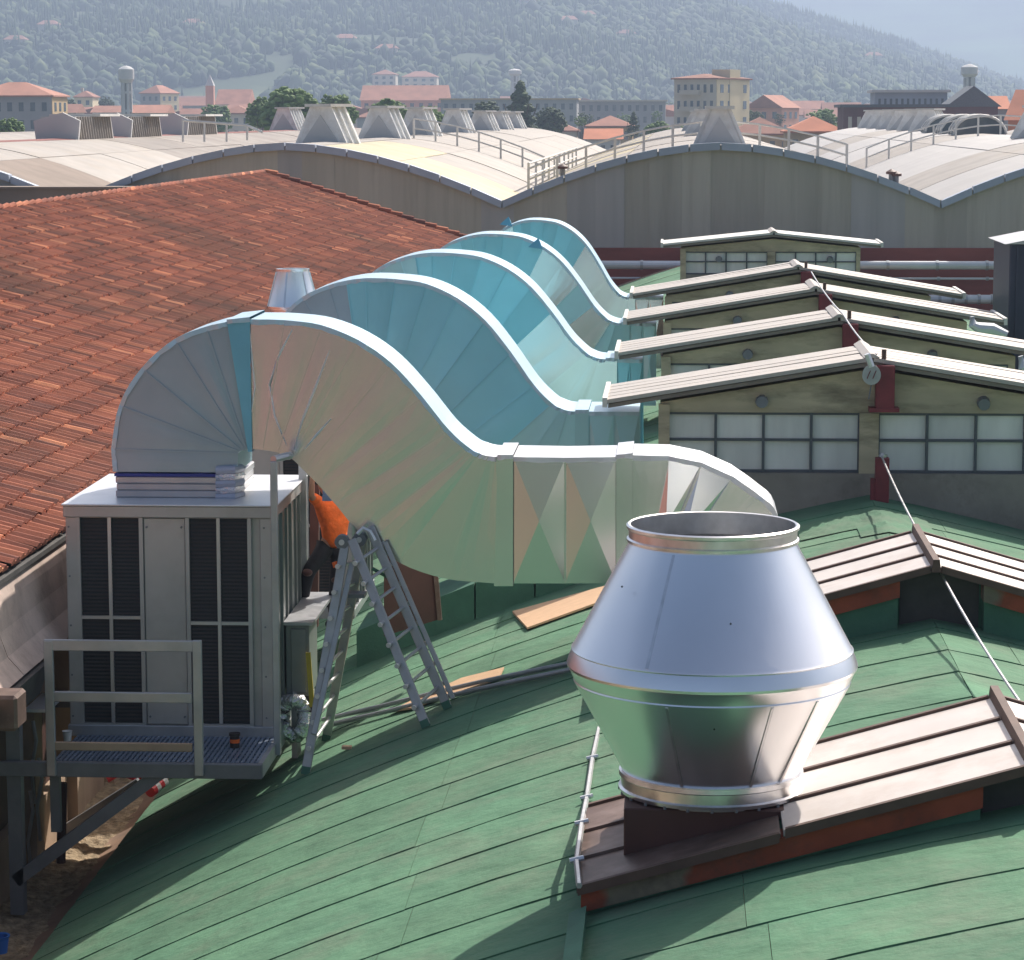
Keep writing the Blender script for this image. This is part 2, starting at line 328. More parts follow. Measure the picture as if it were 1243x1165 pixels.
# ------------------------------------------------------------------ town
def win_grid(parent, x0, x1, z0, z1, y, cols, rows, frac=.42, hfrac=.5, m='glass', side=None, proud=.05):
    "windows as parts on a wall facing the camera (or on a side wall when side is given as the x of that wall)"
    a = (x1-x0)/cols; b = (z1-z0)/rows
    for i in range(cols):
        for j in range(rows):
            cx = x0+a*(i+.5); cz = z0+b*(j+.5); w = a*frac/2; h = b*hfrac/2
            mb = MB()
            if side is None: mb.box(cx-w, cx+w, y-proud, y+.1, cz-h, cz+h)
            else: mb.box(side-.1, side+proud, cx-w, cx+w, cz-h, cz+h)
            mb.build('window', M[m], parent)
def building(name, label, x0, x1, ytop, d, depth, wall, roof='hip', roofm='troof', rh=2.0, cols=4, rows=3, cat='building', side_wall=None, group=None, chimney=False, over=.5, winm='glass', zbot=None, wz0=None, rot=0):
    a = P(x0, ytop, d); b = P(x1, ytop, d); zt = (a.z+b.z)/2; X0, X1 = a.x, b.x
    if roof != 'flat': zt -= rh
    root = thing(name, label, cat, ((X0+X1)/2, d, 0), group)
    mb = MB().box(X0, X1, d, d+depth, 0, zt)
    wo = MB()
    ws = mb.build('wall', M[wall], root)
    if side_wall: MB().box(X1, X1+.12, d+.02, d+depth-.02, .1, zt-.02).build('side_wall', M[side_wall], root)
    o = over; r = MB(); Y0, Y1 = d-o, d+depth+o; xa, xb = X0-o, X1+o; z0 = zt; th = .25
    if roof == 'flat': r.box(xa, xb, Y0, Y1, zt, zt+.4)
    elif roof == 'hip':
        k = min(xb-xa, Y1-Y0)/2*.98
        if xb-xa > Y1-Y0: t0, t1 = (xa+k, (Y0+Y1)/2), (xb-k, (Y0+Y1)/2)
        else: t0, t1 = ((xa+xb)/2, Y0+k), ((xa+xb)/2, Y1-k)
        r.box(xa, xb, Y0, Y1, z0, z0+th); z = z0+th+.004
        c = [(xa,Y0,z),(xb,Y0,z),(xb,Y1,z),(xa,Y1,z),(t0[0],t0[1],z0+rh),(t1[0],t1[1],z0+rh)]
        if xb-xa > Y1-Y0: r.add(c, [(0,1,5,4),(1,2,5),(2,3,4,5),(3,0,4)])
        else: r.add(c, [(0,1,4),(1,2,5,4),(2,3,5),(3,0,4,5)])
    elif roof == 'gable_x':   # ridge along x
        ym = (Y0+Y1)/2; r.add([(xa,Y0,z0),(xb,Y0,z0),(xb,Y1,z0),(xa,Y1,z0),(xa,ym,z0+rh),(xb,ym,z0+rh)], [(0,1,5,4),(1,2,5),(2,3,4,5),(3,0,4),(3,2,1,0)])
    elif roof == 'gable_y':
        xm = (xa+xb)/2; r.add([(xa,Y0,z0),(xb,Y0,z0),(xb,Y1,z0),(xa,Y1,z0),(xm,Y0,z0+rh),(xm,Y1,z0+rh)], [(0,1,4),(1,2,5,4),(2,3,5),(3,0,4,5),(3,2,1,0)])
    ro = r.build('roof', M[roofm], root)
    if chimney:
        cx = X0+(X1-X0)*.3; MB().box(cx-.4, cx+.4, d+depth*.4, d+depth*.4+.8, zt, zt+rh+1).build('chimney', M['w_cream'], ro)
    if cols: win_grid(root, X0+.3, X1-.3, max(1, zt-3.1*rows) if wz0 is None else wz0, zt-.2, d, cols, rows, m=winm)
    if side_wall and cols: win_grid(root, d+.5, d+depth-.5, max(1, zt-3.1*rows), zt-.2, 0, max(1, int(depth/4)), rows, side=X1+.12, m=winm)
    root.rotation_euler.z = R(rot)
    return root, X0, X1, zt
building('apartment_block', 'grey four storey apartment block with red hipped roof at the far left', -40, 62, 99, 470, 12, 'w_grey', 'hip', rh=2.6, cols=7, rows=4, side_wall='w_ochre')
building('house', 'low red roofed house just right of the grey apartment block', 64, 92, 126, 620, 9, 'w_cream', 'gable_x', rh=2, cols=2, rows=2)
building('house', 'small cream house with chimney between apartment block and water tower', 90, 112, 110, 900, 10, 'w_yel', 'hip', rh=2.2, cols=2, rows=3, chimney=True)
building('house', 'long low white house in front of the water tower foot', 112, 152, 128, 640, 10, 'w_white', 'gable_x', 'troof', rh=1.6, cols=5, rows=2)
building('house', 'white house with pale gable right of the water tower foot', 158, 200, 127, 600, 10, 'w_cream', 'gable_x', 'troof', rh=1.8, cols=4, rows=2, side_wall='w_yel')
building('house', 'red roofed house with bright yellow side wall near the left water tower', 168, 196, 103, 950, 12, 'w_grey', 'hip', rh=3, cols=3, rows=3, side_wall='w_yel', rot=-22)
building('house', 'wide shaded house between water tower and church tower', 202, 250, 118, 1000, 14, 'w_grey', 'gable_x', rh=3, cols=5, rows=3)
building('church', 'long red roofed church right of the small bell tower', 262, 300, 108, 900, 16, 'w_cream', 'gable_x', rh=5, cols=4, rows=2)
building('house', 'house with brown roof below the red roofed church', 268, 305, 128, 650, 10, 'w_cream', 'hip', rh=2, cols=3, rows=2)
building('warehouse', 'long low warehouse with reddish roof above the green tree row', 438, 540, 103, 900, 20, 'w_pink', 'gable_x', rh=5, cols=9, rows=1)
building('house', 'pale house on the hill foot above the long warehouse', 452, 480, 84, 1550, 14, 'w_cream', 'hip', rh=3, cols=3, rows=2)
building('villa', 'red roofed villa on the hill foot left of the white tower', 488, 530, 86, 1580, 14, 'w_cream', 'hip', rh=3.5, cols=4, rows=2)
building('office_block', 'very long flat grey block in the middle of the town', 535, 700, 121, 700, 16, 'w_grey', 'flat', 'w_ochre', cols=16, rows=3)
building('office_block', 'long grey block left of the cream apartment tower', 702, 808, 123, 720, 14, 'w_grey', 'flat', 'w_cream', cols=11, rows=3)
building('house', 'red roofed house in front of the long grey blocks', 712, 768, 140, 520, 10, 'w_ochre', 'hip', rh=2.2, cols=4, rows=1)
building('shed', 'low shed with bright orange tiled roof behind the vaulted roof', 712, 752, 156, 420, 9, 'w_white', 'gable_x', 'troof_b', rh=1.6, cols=3, rows=1)
building('house', 'red roofed house left of the orange roofed shed', 655, 700, 147, 520, 9, 'w_cream', 'hip', rh=2, cols=3, rows=1)
# cream apartment tower
r0, xa, xb, zt = building('apartment_tower', 'tall cream apartment tower with red roof and sunlit yellow side wall', 816, 872, 89, 520, 16, 'w_cream', 'hip', 'troof', rh=1.1, cols=6, rows=5, side_wall='w_yel', winm='glass', rot=-24)
MB().box(xb-3.5, xb+.25, 526, 531, 1, zt+1.9).build('stair_tower', M['w_yel'], r0)
for j in range(5):
    z = zt-2.9-j*3.1; MB().box(xa+1.5, xa+5.5, 519, 519.98, z, z+.9).build('balcony', M['w_cream'], r0)
building('house', 'house with dark red roof right of the cream apartment tower', 872, 900, 122, 640, 10, 'w_grey', 'gable_x', rh=2.2, cols=3, rows=2)
building('house', 'pink house with sunlit gable right of the cream apartment tower', 905, 950, 115, 640, 12, 'w_pink', 'gable_y', rh=3, cols=3, rows=2, side_wall='w_pink', rot=-22)
building('house', 'long hazy cream house right of the pink house', 952, 1000, 122, 1000, 12, 'w_cream', 'gable_x', rh=3, cols=6, rows=2)
building('house', 'red roofed house left of the dark brick building', 1000, 1045, 124, 900, 12, 'w_cream', 'gable_x', rh=3, cols=4, rows=2)
building('house', 'broad house with large hipped terracotta roof near the vaults', 885, 962, 142, 430, 12, 'w_ochre', 'hip', rh=2.8, cols=5, rows=1)
building('house', 'ochre house with sunlit orange hipped roof beside dark brick building', 955, 1024, 141, 400, 11, 'w_ochre', 'hip', 'troof_b', rh=2.4, cols=4, rows=1)
r0, xa, xb, zt = building('brick_building', 'long dark red brick building with many tall windows at the right', 1024, 1160, 130, 380, 14, 'brickfar', 'flat', 'frame', cols=12, rows=1, wz0=10.5, winm='w_cream')
building('office_block', 'grey upper block with window row behind the dark brick building', 1062, 1150, 112, 430, 10, 'w_blue', 'flat', 'w_white', cols=12, rows=2)
building('tower_house', 'dark gabled building at the right end of the brick building', 1152, 1212, 104, 400, 12, 'brickfar', 'gable_y', 'frame', rh=3, cols=3, rows=2)
building('house', 'bright orange gabled house at the right edge of the town', 1224, 1290, 108, 360, 12, 'w_orange', 'gable_x', 'troof_b', rh=4, cols=2, rows=1, rot=-20)
building('house', 'grey house between the dark gabled building and the orange house', 1205, 1224, 116, 420, 12, 'w_grey', 'gable_x', 'troof_b', rh=2, cols=2, rows=1)
# distant filler houses
cnt = 0
for i in range(150):
    px = random.uniform(-30, 1270); d = random.uniform(700, 1560); yt = 131-(d-700)/860*random.uniform(0, 16)+random.uniform(-4, 6)
    w = random.uniform(9, 20); wp = w*3300/d
    building('distant_house', 'small red roofed house in the hazy town at the foot of the hills', px, px+wp, yt, d, 9, random.choice(['w_cream','w_grey','w_white','w_pink','w_ochre']), random.choice(['hip','gable_x','gable_y']), rh=2.4, cols=0, group='small houses in the hazy far town')
HX = [(60,46),(235,40),(712,32),(640,14),(690,35),(1060,78),(20,66),(420,60),(470,72),(760,52),(1180,86)]
for px, py in HX:   # farmhouses on the hillside, set on the slope
    for Yt in np.arange(1700, 3150, 20):
        q = P(px, py, Yt)
        if hill_z(q.x, Yt) > q.z-1: break
    z = float(hill_z(q.x, Yt)); r0 = thing('farmhouse', 'small pale farmhouse standing alone among the hillside trees', 'house', (q.x, Yt, z), 'farmhouses scattered on the hillside')
    MB().box(q.x-7, q.x+7, Yt-5, Yt+5, z-4, z+8).build('wall', M['w_cream'], r0)
    MB().add and None
    mb = MB(); mb.add([(q.x-8,Yt-6,z+8.01),(q.x+8,Yt-6,z+8.01),(q.x+8,Yt+6,z+8.01),(q.x-8,Yt+6,z+8.01),(q.x-4,Yt,z+11),(q.x+4,Yt,z+11)], [(0,1,5,4),(1,2,5),(2,3,4,5),(3,0,4)]); mb.build('roof', M['troof'], r0)

def water_tower(label, px, ytop, ybot, d, rw, hw, m='w_white'):
    a = P(px, ytop, d); b = P(px, ybot, d); r0 = thing('water_tower', label, 'water tower', (a.x, d, 0))
    mb = MB()
    for k in range(6):
        t = k*math.pi/3; mb.bar((a.x+rw*.55*math.cos(t), d+rw*.55*math.sin(t), 0), (a.x+rw*.55*math.cos(t), d+rw*.55*math.sin(t), b.z), .5, .5)
    for z in np.arange(3, b.z, 4): mb.lathe((a.x, d), [(rw*.45, z), (rw*.62, z), (rw*.62, z+.5), (rw*.45, z+.5)], 12, False)
    mb.build('tower_frame', M[m], r0)
    MB().lathe((a.x, d), [(rw*.4, 0), (rw*.4, b.z)], 14).build('shaft', M['w_grey'], r0)
    MB().lathe((a.x, d), [(.1, b.z), (rw*.7, b.z+.1), (rw, b.z+hw*.25), (rw, a.z-hw*.15), (rw*.6, a.z), (.05, a.z+.3)], 20).build('tank', M[m], r0)
water_tower('white water tower with round tank at the left of the town', 153, 81, 101, 600, 1.75, 3.6)
water_tower('white water tower at the foot of the hill in the centre', 625, 84, 92, 1100, 2.6, 3)
water_tower('white water tower rising behind the grey office block at right', 1177, 79, 94, 620, 1.9, 3)
# bell tower
a = P(255, 104, 880); r0 = thing('bell_tower', 'small pale bell tower with thin pointed spire left of the church', 'tower', (a.x, 880, 0))
MB().box(a.x-1.3, a.x+1.3, 878.7, 881.3, 0, a.z).build('wall', M['w_pink'], r0)
mb = MB(); mb.add([(a.x-1.4,878.6,a.z+.01),(a.x+1.4,878.6,a.z+.01),(a.x+1.4,881.4,a.z+.01),(a.x-1.4,881.4,a.z+.01),(a.x,880,P(255,90,880).z)], [(0,1,4),(1,2,4),(2,3,4),(3,0,4)]); mb.build('spire', M['w_white'], r0)

# mid-distance trees, each with trunk and a crown of leaf clumps
def tree(label, px, ytop, d, rpx, m='leaf', shape='round', nleaf=900, group=None, ybase=None):
    top = P(px, ytop, d); rad = rpx*d/3300; H = top.z; r0 = thing('tree' if shape != 'cypress' else 'cypress_tree', label, 'tree', (top.x, d, 0), group)
    mb = MB(); cz = H-rad*.95
    mb.tube([(top.x, d, 0), (top.x+.1*rad, d, cz*.5), (top.x, d, cz)], [rad*.09, rad*.07, rad*.03], 7)
    for k in range(6):
        t = k*1.05; mb.tube([(top.x, d, cz*.55), (top.x+math.cos(t)*rad*.6, d+math.sin(t)*rad*.6, cz+rad*.2)], [rad*.05, rad*.015], 5)
    mb.build('trunk', M['trunk'], r0)
    n = nleaf; u = rng.normal(size=(n, 3)); u /= np.linalg.norm(u, axis=1)[:, None]
    if shape == 'round':
        lob = rng.normal(size=(16, 3)); lob /= np.linalg.norm(lob, axis=1)[:, None]
        w = .68+.32*np.max(u@lob.T, axis=1)**6; rr = rng.random(n)**.35; p = u*(rr*w)[:, None]*rad*np.array([1, 1, .95]); p[:, 2] += cz; p[:, 2] = np.maximum(p[:, 2], 1)
    elif shape == 'cedar':
        z = rng.random(n); prof = (1-z)**.75*(.75+.25*np.sin(z*34)); ang = rng.uniform(0, 6.28, n); rr = rng.random(n)**.4*prof*rad
        p = np.stack([np.cos(ang)*rr, np.sin(ang)*rr, H-(1-z)*min(H-1, rad*2.2)], -1)
    else:
        z = rng.random(n); prof = np.sin(np.clip(z*.92+.08, 0, 1)*math.pi)**.6*(1.15-z*.75); ang = rng.uniform(0, 6.28, n); rr = rng.random(n)**.4*prof*rad
        p = np.stack([np.cos(ang)*rr, np.sin(ang)*rr, 1+z*(H-1)], -1)
    p[:, 0] += top.x; p[:, 1] += d
    s = rad*rng.uniform(.07, .15, n)*(1 if shape == 'round' else .8)
    VV = IV[None]*(1+rng.uniform(-.35, .35, (n, len(IV), 1)))*s[:, None, None]*np.array([1, 1, .7])+p[:, None, :]
    numpy_mesh('crown', VV.reshape(-1, 3), (IF[None]+(np.arange(n)*len(IV))[:, None, None]).reshape(-1, 3), M[m], r0)
tree('broad bright green tree left of the large pyramid skylight', 352, 103, 330, 40, nleaf=1100)
tree('rounded green tree at the left end of the green row', 318, 116, 360, 22, nleaf=600)
tree('green tree right behind the large pyramid skylight', 408, 112, 350, 26, nleaf=700)
tree('low bushy green tree behind the second pyramid skylight', 470, 119, 330, 30, nleaf=800)
tree('green tree at the right end of the green row', 515, 124, 340, 27, nleaf=700)
tree('tall dark cedar standing in the centre of the town', 632, 100, 420, 34, 'leaf_d', 'cedar', 1300)
tree('dark leafy tree left of the tall cedar', 592, 122, 430, 24, 'leaf_d', nleaf=600)
tree('dark leafy tree right of the tall cedar', 668, 128, 440, 22, 'leaf_d', nleaf=500)
tree('small dark conifer left of the cream apartment tower', 769, 136, 460, 13, 'leaf_d', 'cedar', 400)
tree('olive green tree at the foot of the cream apartment tower', 800, 146, 400, 22, 'leaf', nleaf=500)
tree('bushy tree below the cream apartment tower', 838, 148, 400, 24, 'leaf', nleaf=500)
tree('dark tree between cream apartment tower and pink house', 892, 128, 560, 17, 'leaf_d', nleaf=400)
tree('dark tree in front of the pink house', 914, 132, 540, 14, 'leaf_d', nleaf=400)
tree('rounded light green tree beside the dark brick building', 998, 129, 480, 22, 'leaf', nleaf=500)
tree('dark green tree in front of the grey apartment block', 12, 142, 300, 18, 'leaf', nleaf=500)
tree('dark green tree below the church', 262, 124, 520, 22, 'leaf', nleaf=500)
tree('dark tree right of the grey apartment block', 82, 118, 700, 14, 'leaf_d', nleaf=350)
tree('hazy tree behind the low white house', 128, 116, 800, 13, 'leaf_d', nleaf=350)
for k in range(150):
    d = random.uniform(450, 1500); px = random.uniform(-20, 1260)
    tree('small rounded tree among the hazy town houses', px, 134-max(0, d-600)/900*random.uniform(4, 20)+random.uniform(-3, 5), d, random.uniform(6, 12), random.choice(['leaf', 'leaf_d']), nleaf=90, group='trees among the far town houses')

# ------------------------------------------------------------------ vaulted hall behind
PER, CX = 15.95, 1.65
def zv(X):
    u = ((X-CX+PER/2) % PER)-PER/2
    return 12.93-2.12*(abs(u)/(PER/2))**1.75
VH = thing('vaulted_hall', 'large hall with wavy vaulted white roof and beige fibre wall', 'building', (0, 100, 0))
MB().box(-45, 38, 100.35, 255, 0, 8).build('wall', M['beige'], VH)
MB().box(-45, 38, 99.9, 100.6, 0, 9.2).build('brick_wall', M['brick'], VH)
x = -44.0
while x < 37:
    w = random.choice([.9, 1.05, 1.2]); x1 = min(x+w, 37); y = 100-random.uniform(0, .05)
    p = [(x, 9.2), (x1, 9.2), (x1, zv(x1)), ((x+x1)/2, zv((x+x1)/2)), (x, zv(x))]
    MB().prism(p, y, 100.4).build('wall_panel', M[random.choice(['beige', 'beige', 'beige2'])], VH); x = x1
for i in range(-3, 3):      # cap flashings, one vault after the other
    c = CX+i*PER; n = 14
    for k in range(n):
        a = c-PER/2+PER*k/n+.03; b = c-PER/2+PER*(k+1)/n-.03
        if b < -45 or a > 38: continue
        za, zb = zv(a), zv(b-.001); j = random.uniform(-.015, .015)
        MB().prism([(a, za-.17+j), (b, zb-.17+j), (b, zb+.1+j), (a, za+.1+j)], 99.78, 100.28).build('cap_flashing', M['cap'], VH)
YS = [100.3, 112, 124, 137, 150, 164, 180, 196, 214, 234, 254]
for i in range(-3, 3):
    c = CX+i*PER
    for j in range(len(YS)-1):
        for s, (u0, u1) in enumerate([(-1, -.45), (-.45, .12), (.12, .5), (.5, 1)]):
            a = c+u0*PER/2; b = c+u1*PER/2; mb = MB(); n = 5; g = .03
            xsn = [a+g+(b-a-2*g)*k/n for k in range(n+1)]; dz = random.uniform(0, .03)
            poly = [(q, zv(q)+dz-.0) for q in xsn]; low = [(q, zv(q)-.25) for q in xsn[::-1]]
            mb.prism((poly+low), YS[j]+.04, YS[j+1]-.04)
            mm = 'vault'
            if i == -1 and s == 3 and j < 2: mm = 'vault_y' if j == 0 else 'vault'
            if i == -1 and s == 2 and j in (0, 1): mm = 'vault_y'
            if i == -2 and s == 1: mm = 'vault_r'
            if i == -2 and s >= 2: mm = 'vault_g' if j > 2 else 'vault'
            if i == -2 and s == 3 and j == 0: mm = 'apron'
            if i == 1 and s in (0, 1): mm = 'vault_w' if j % 3 != 1 else 'vault'
            if i == 0 and s == 3: mm = 'vault_w' if j < 1 else 'vault'
            if i == 0 and s == 0: mm = 'vault' if j % 2 else 'vault_y'
            mb.build('roof_sheet', M[mm], VH)
# skylights on the vaults
def pyramid(c, Y, w, h, ln, cap=.9, lab=None):
    z = 12.93-.05; b = w/2; t = w*.17; r0 = MB().prism([(c-b, z), (c+b, z), (c+t, z+h), (c-t, z+h)], Y+.12, Y+ln-.1).build('skylight', M['skyl'], VH)
    if lab: r0['label'] = lab
    MB().prism([(c-b+.25, z+.05), (c+b-.25, z+.05), (c, z+h*.78)], Y+.08, Y+.13).build('gable_panel', M['w_white'], r0)
    piv = Vector((c, Y+ln/2, z)); off_ = root_loc(VH)
    if c < 0 or c > 10: r0.matrix_local = Matrix.Translation(piv-off_) @ Matrix.Rotation(R(-26), 4, 'Z') @ Matrix.Translation(off_-piv)
    n = max(3, int(ln/.4))
    for s in (-1, 1):
        for k in range(n):
            y = Y+.05+k*(ln-.1)/n
            MB().bar((c+s*(b+.06), y+.1, z-.02), (c+s*(t+.06), y+.1, z+h), .13, .06, (0, 1, 0)).build('slat', M['skyl'], r0)
    MB().box(c-t-.25, c+t+.25, Y-.1, Y+ln+.1, z+h, z+h+.12).build('skylight_cap', M['white'], r0)
for Y, w, h, ln in [(112, 2.3, 1.5, 1.5), (134, 2.3, 1.5, 1.4), (153, 2.2, 1.5, 1.4), (179, 2.2, 1.5, 1.4), (204, 2.2, 1.4, 1.4), (222, 2.2, 1.4, 1.4), (241, 2.2, 1.4, 1.4)]: pyramid(CX-PER, Y, w, h, ln)
for Y in (102.5, 150, 200): pyramid(CX, Y, 1.75 if Y < 110 else 2.2, 1.35, 1.6)
for Y in (132, 190, 200, 210, 221, 232, 243): pyramid(CX+PER, Y, 2.4, 1.45, 2)
pyramid(CX-2*PER, 213, 2.5, 1.7, 2)
for Y in (168, 160, 178):   # half round glass rooflights
    c = CX+PER; mb = MB(); n = 10
    pts = [(c+1.5*math.cos(math.pi*k/n), 12.85+1.1*math.sin(math.pi*k/n)) for k in range(n+1)]
    o = mb.prism(pts[::-1], Y, Y+3).build('round_rooflight', M['glass'], VH)
    for yy in (Y-.05, Y+1.4, Y+2.9):
        t = MB().tube([(p[0], yy+.05, p[1]+.03) for p in pts], .09, 5).build('rib', M['white'], o)
cL = CX-2*PER
for Y, ln in ((133, 8.5), (146, 9), (163, 11)):   # long box skylights with louvred sides at the left
    z = 12.85; r0 = MB().prism([(cL-1, z), (cL+1.0, z), (cL+.85, z+1.15), (cL-.85, z+1.15)], Y, Y+ln).build('box_skylight', M['vault_w'], VH)
    MB().prism([(cL-1.05, z+.0), (cL+1.05, z+.0), (cL+1.15, z+.95), (cL+.3, z+1.35), (cL-1.15, z+.95)], Y-.3, Y-.05).build('gable_panel', M['w_white'], r0)
    MB().box(cL-1.25, cL+1.35, Y+ln*.42, Y+ln, z+1.16, z+1.28).build('skylight_cap', M['white'], r0)
    for k in range(14):
        y = Y+.3+k*(ln-.5)/14; MB().bar((cL+1.06, y, z), (cL+.92, y, z+1.14), .12, .08, (0, 1, 0)).build('slat', M['vault'], r0)
def railing(label, pts, h=1.0, every=1.0):
    r0 = thing('railing', label, 'railing', pts[0]); rail = MB(); n = len(pts)
    for dz in (h, h*.52): rail.tube([(p[0], p[1], p[2]+dz) for p in pts], .045, 6)
    rail.build('rail', M['white'], r0)
    for p in pts: MB().box(p[0]-.05, p[0]+.05, p[1]-.05, p[1]+.05, p[2]-.05, p[2]+h+.02).build('post', M['white'], r0)
railing('white railing arching over the middle vault', [(x, 104.5, zv(x)) for x in np.arange(-5.6, 7.6, 1.1)], .85)
railing('white railing running down the far side of the left vault', [(x, 138, zv(x)) for x in np.arange(-13.2, -6.5, 1.1)], 1.0)
railing('white railing receding along the valley between two vaults', [(-6.0, y, zv(-6.0)) for y in np.arange(112, 170, 6)], 1.1)
railing('white railing crossing the right hand vault', [(x, 150, zv(x)) for x in np.arange(10.4, 19, 1.2)], 1.05)
r0 = thing('ridge_walkway', 'grey handrail climbing the red vault at the far left', 'railing', (-24, 120, 12))
MB().tube([P(222, 146, 122), P(300, 152, 122), P(318, 160, 120)], .06, 5).build('rail', M['white'], r0)
for px, py, pb in ((222, 146, 172), (248, 148, 172), (275, 150, 172), (300, 152, 170)): MB().tube([P(px, py, 122), P(px, pb, 122)], .05, 5).build('post', M['white'], r0)
for px, py, lab in ((1082, 208, 'small grey roof vent left of its twin on the white vault'), (1088, 214, 'small brown roof vent beside its twin near the right valley'), (683, 204, 'small dark vent pipe above the valley flashing')):
    q = P(px, py, 103); r0 = thing('roof_vent', lab, 'vent', (q.x, q.y, zv(q.x)))
    MB().tube([(q.x, q.y, zv(q.x)-.1), (q.x, q.y, zv(q.x)+.35)], .1, 8).build('pipe', M['steel_dark'], r0)
    MB().lathe((q.x, q.y), [(.2, zv(q.x)+.33), (.2, zv(q.x)+.42), (.02, zv(q.x)+.52)], 10).build('cowl', M['brown'], r0)
# brownish parapet before the left valley
a = P(-60, 229, 98.6); b = P(205, 229, 98.6)
r0 = thing('parapet', 'low brownish parapet wall between the tiled roof and the left vaults', 'wall', (-20, 98.6, 0)); MB().box(a.x, b.x, 98.3, 99.5, 5, (a.z+b.z)/2).build('wall', M['apron'], r0)
MB().box(a.x, b.x+.2, 98.2, 99.55, (a.z+b.z)/2, (a.z+b.z)/2+.08).build('coping', M['apron'], r0)
# pipes on the red brick wall
for lab, x0, x1, y, rr in (('upper white pipe running along the whole red brick wall', 690, 1228, 325, .15), ('lower white pipe along the brick wall near the dark blue cabin', 1085, 1228, 364, .16), ('thin white pipe along the top of the brick wall', 700, 1228, 341, .04)):
    a = P(x0, y-.012*(1243-x0), 97.5); b = P(x1, y, 97.5); z = (a.z+b.z)/2; r0 = thing('wall_pipe', lab, 'pipe', (a.x, 97.5, z))
    MB().tube([(a.x, 97.5, z), (b.x, 97.5, z)], rr, 12).build('pipe', M['pipe'], r0)
    for k in range(9):
        xx = a.x+(b.x-a.x)*(k+.5)/9; MB().tube([(xx-.05, 97.5, z), (xx+.05, 97.5, z)], rr+.03, 10).build('bracket', M['steel'], r0)
M['navy'] = mat('dark_blue_sheet', (.045,.05,.085), .5, .2, var=.1)
a = P(1226, 296, 50); b = P(1300, 412, 50); r0 = thing('rooftop_cabin', 'dark blue cabin with pale sloping lid at the right edge', 'cabin', (a.x, 50, b.z))
MB().box(a.x, a.x+2.6, 50, 52.5, b.z-2, a.z).build('wall', M['navy'], r0, bevel=.02)
for k in range(6): MB().box(a.x+.12+k*.42, a.x+.17+k*.42, 49.97, 50.0, b.z-2, a.z-.05).build('rib', M['navy'], r0)
MB().prism([(a.x-.1, a.z), (a.x+2.7, a.z), (a.x+2.7, a.z+.35), (a.x+.5, a.z+.12)], 49.9, 52.6).build('roof', M['galv'], r0)

# ------------------------------------------------------------------ factory hall with the green roof
RXX, RH = 2.45, 4.72
def zr(X, Y=0):
    u = RXX-X
    D = .2*u+.0195*u*u if u >= 0 else -.2*u+.012*u*u
    return CAMZ-RH-D
EAVE = -5.92
def RP(px, py):
    "where the line of sight meets the green roof"
    lo, hi = 12., 60.
    for _ in range(40):
        m = (lo+hi)/2; q = P(px, py, m)
        if q.z > zr(q.x): lo = m
        else: hi = m
    return P(px, py, lo)
FH = thing('factory_hall', 'factory hall with green bitumen roof, gabled monitors and low skylights', 'building', (0, 34, 0))
xs = [EAVE+.05+(11-EAVE)*k/40 for k in range(41)]
MB().prism([(q, zr(q)-.02) for q in xs]+[(11, 0), (EAVE+.05, 0)], -60, 97.4).build('wall', M['gutter'], FH)
def sheet(xa, xb, y0, y1, par, lift=.009, n=None):
    n = n or max(4, int((xb-xa)/.22)); mb = MB(); seed = random.random()*100
    w0 = [math.sin(k*.5+seed)*.008+math.sin(k*1.7+seed*3)*.004+random.uniform(-.003, .003) for k in range(n+1)]
    ps = []
    for k in range(n+1):
        x = xa+(xb-xa)*k/n; z = zr(x); wr = random.uniform(0, .006)
        ps.append([(x, y0+w0[k], z+lift-.012), (x, y0+w0[k], z+lift+wr), (x, (y0+y1)/2+.2*random.uniform(-.5,.5), z+lift*.5+random.uniform(0, .010)), (x, y1, z+.001)])
    vs = [q for p in ps for q in p]; fs = []
    for k in range(n):
        for r in range(3): fs.append((k*4+r, (k+1)*4+r, (k+1)*4+r+1, k*4+r+1))
    fs.append((0, 1, 2, 3)); fs.append((n*4+3, n*4+2, n*4+1, n*4))
    mb.add(vs, fs); return mb.build('roofing_sheet', M['green'], par)
y = -58.0
while y < 96:
    h = 1.0 if 12 <= y < 40 else (2.0 if -2 <= y < 64 else 4.0); h = min(h, 97-y); c1 = random.gauss(-2.05, .09); c2 = random.gauss(.55, .09) if 12 <= y < 40 else RXX
    j = random.uniform(-.06, .06); cuts = [EAVE, c1, c2, RXX] if c2-c1 > 1.2 else [EAVE, c1, RXX]
    for a, b in zip(cuts[:-1], cuts[1:]):
        if b-a > .05: sheet(a+.002, b-.002, y+j, y+h+.07, FH)
    c3 = random.gauss(3.15, .06); 
    sheet(RXX+.004, c3-.002, y+j, y+h+.07, FH); sheet(c3+.002, 10.5, y+j, y+h+.07, FH, n=8)
    y += h
for k in range(60):     # ridge cover in short lengths
    pass
# crumpled sheet near the first monitor
def crumple(px, py, rx, ry, name='crumpled_sheet'):
    q = RP(px, py); n = 14; mb = MB(); vs = []
    for i in range(n+1):
        for j in range(n+1):
            x = q.x+(i/n-.5)*rx; yy = q.y+(j/n-.5)*ry; e = min(i, n-i, j, n-j)/3
            vs.append((x, yy, zr(x)+.025+min(1, e)*(random.uniform(0, .003)+.03*abs(math.sin(i*1.1+j*.6)))))
    mb.smooth = True; mb.add(vs, [(i*(n+1)+j, (i+1)*(n+1)+j, (i+1)*(n+1)+j+1, i*(n+1)+j+1) for i in range(n) for j in range(n)]); mb.build(name, M['green'], FH)
crumple(1085, 635, .9, 2.0); crumple(1010, 640, .8, 1.2)

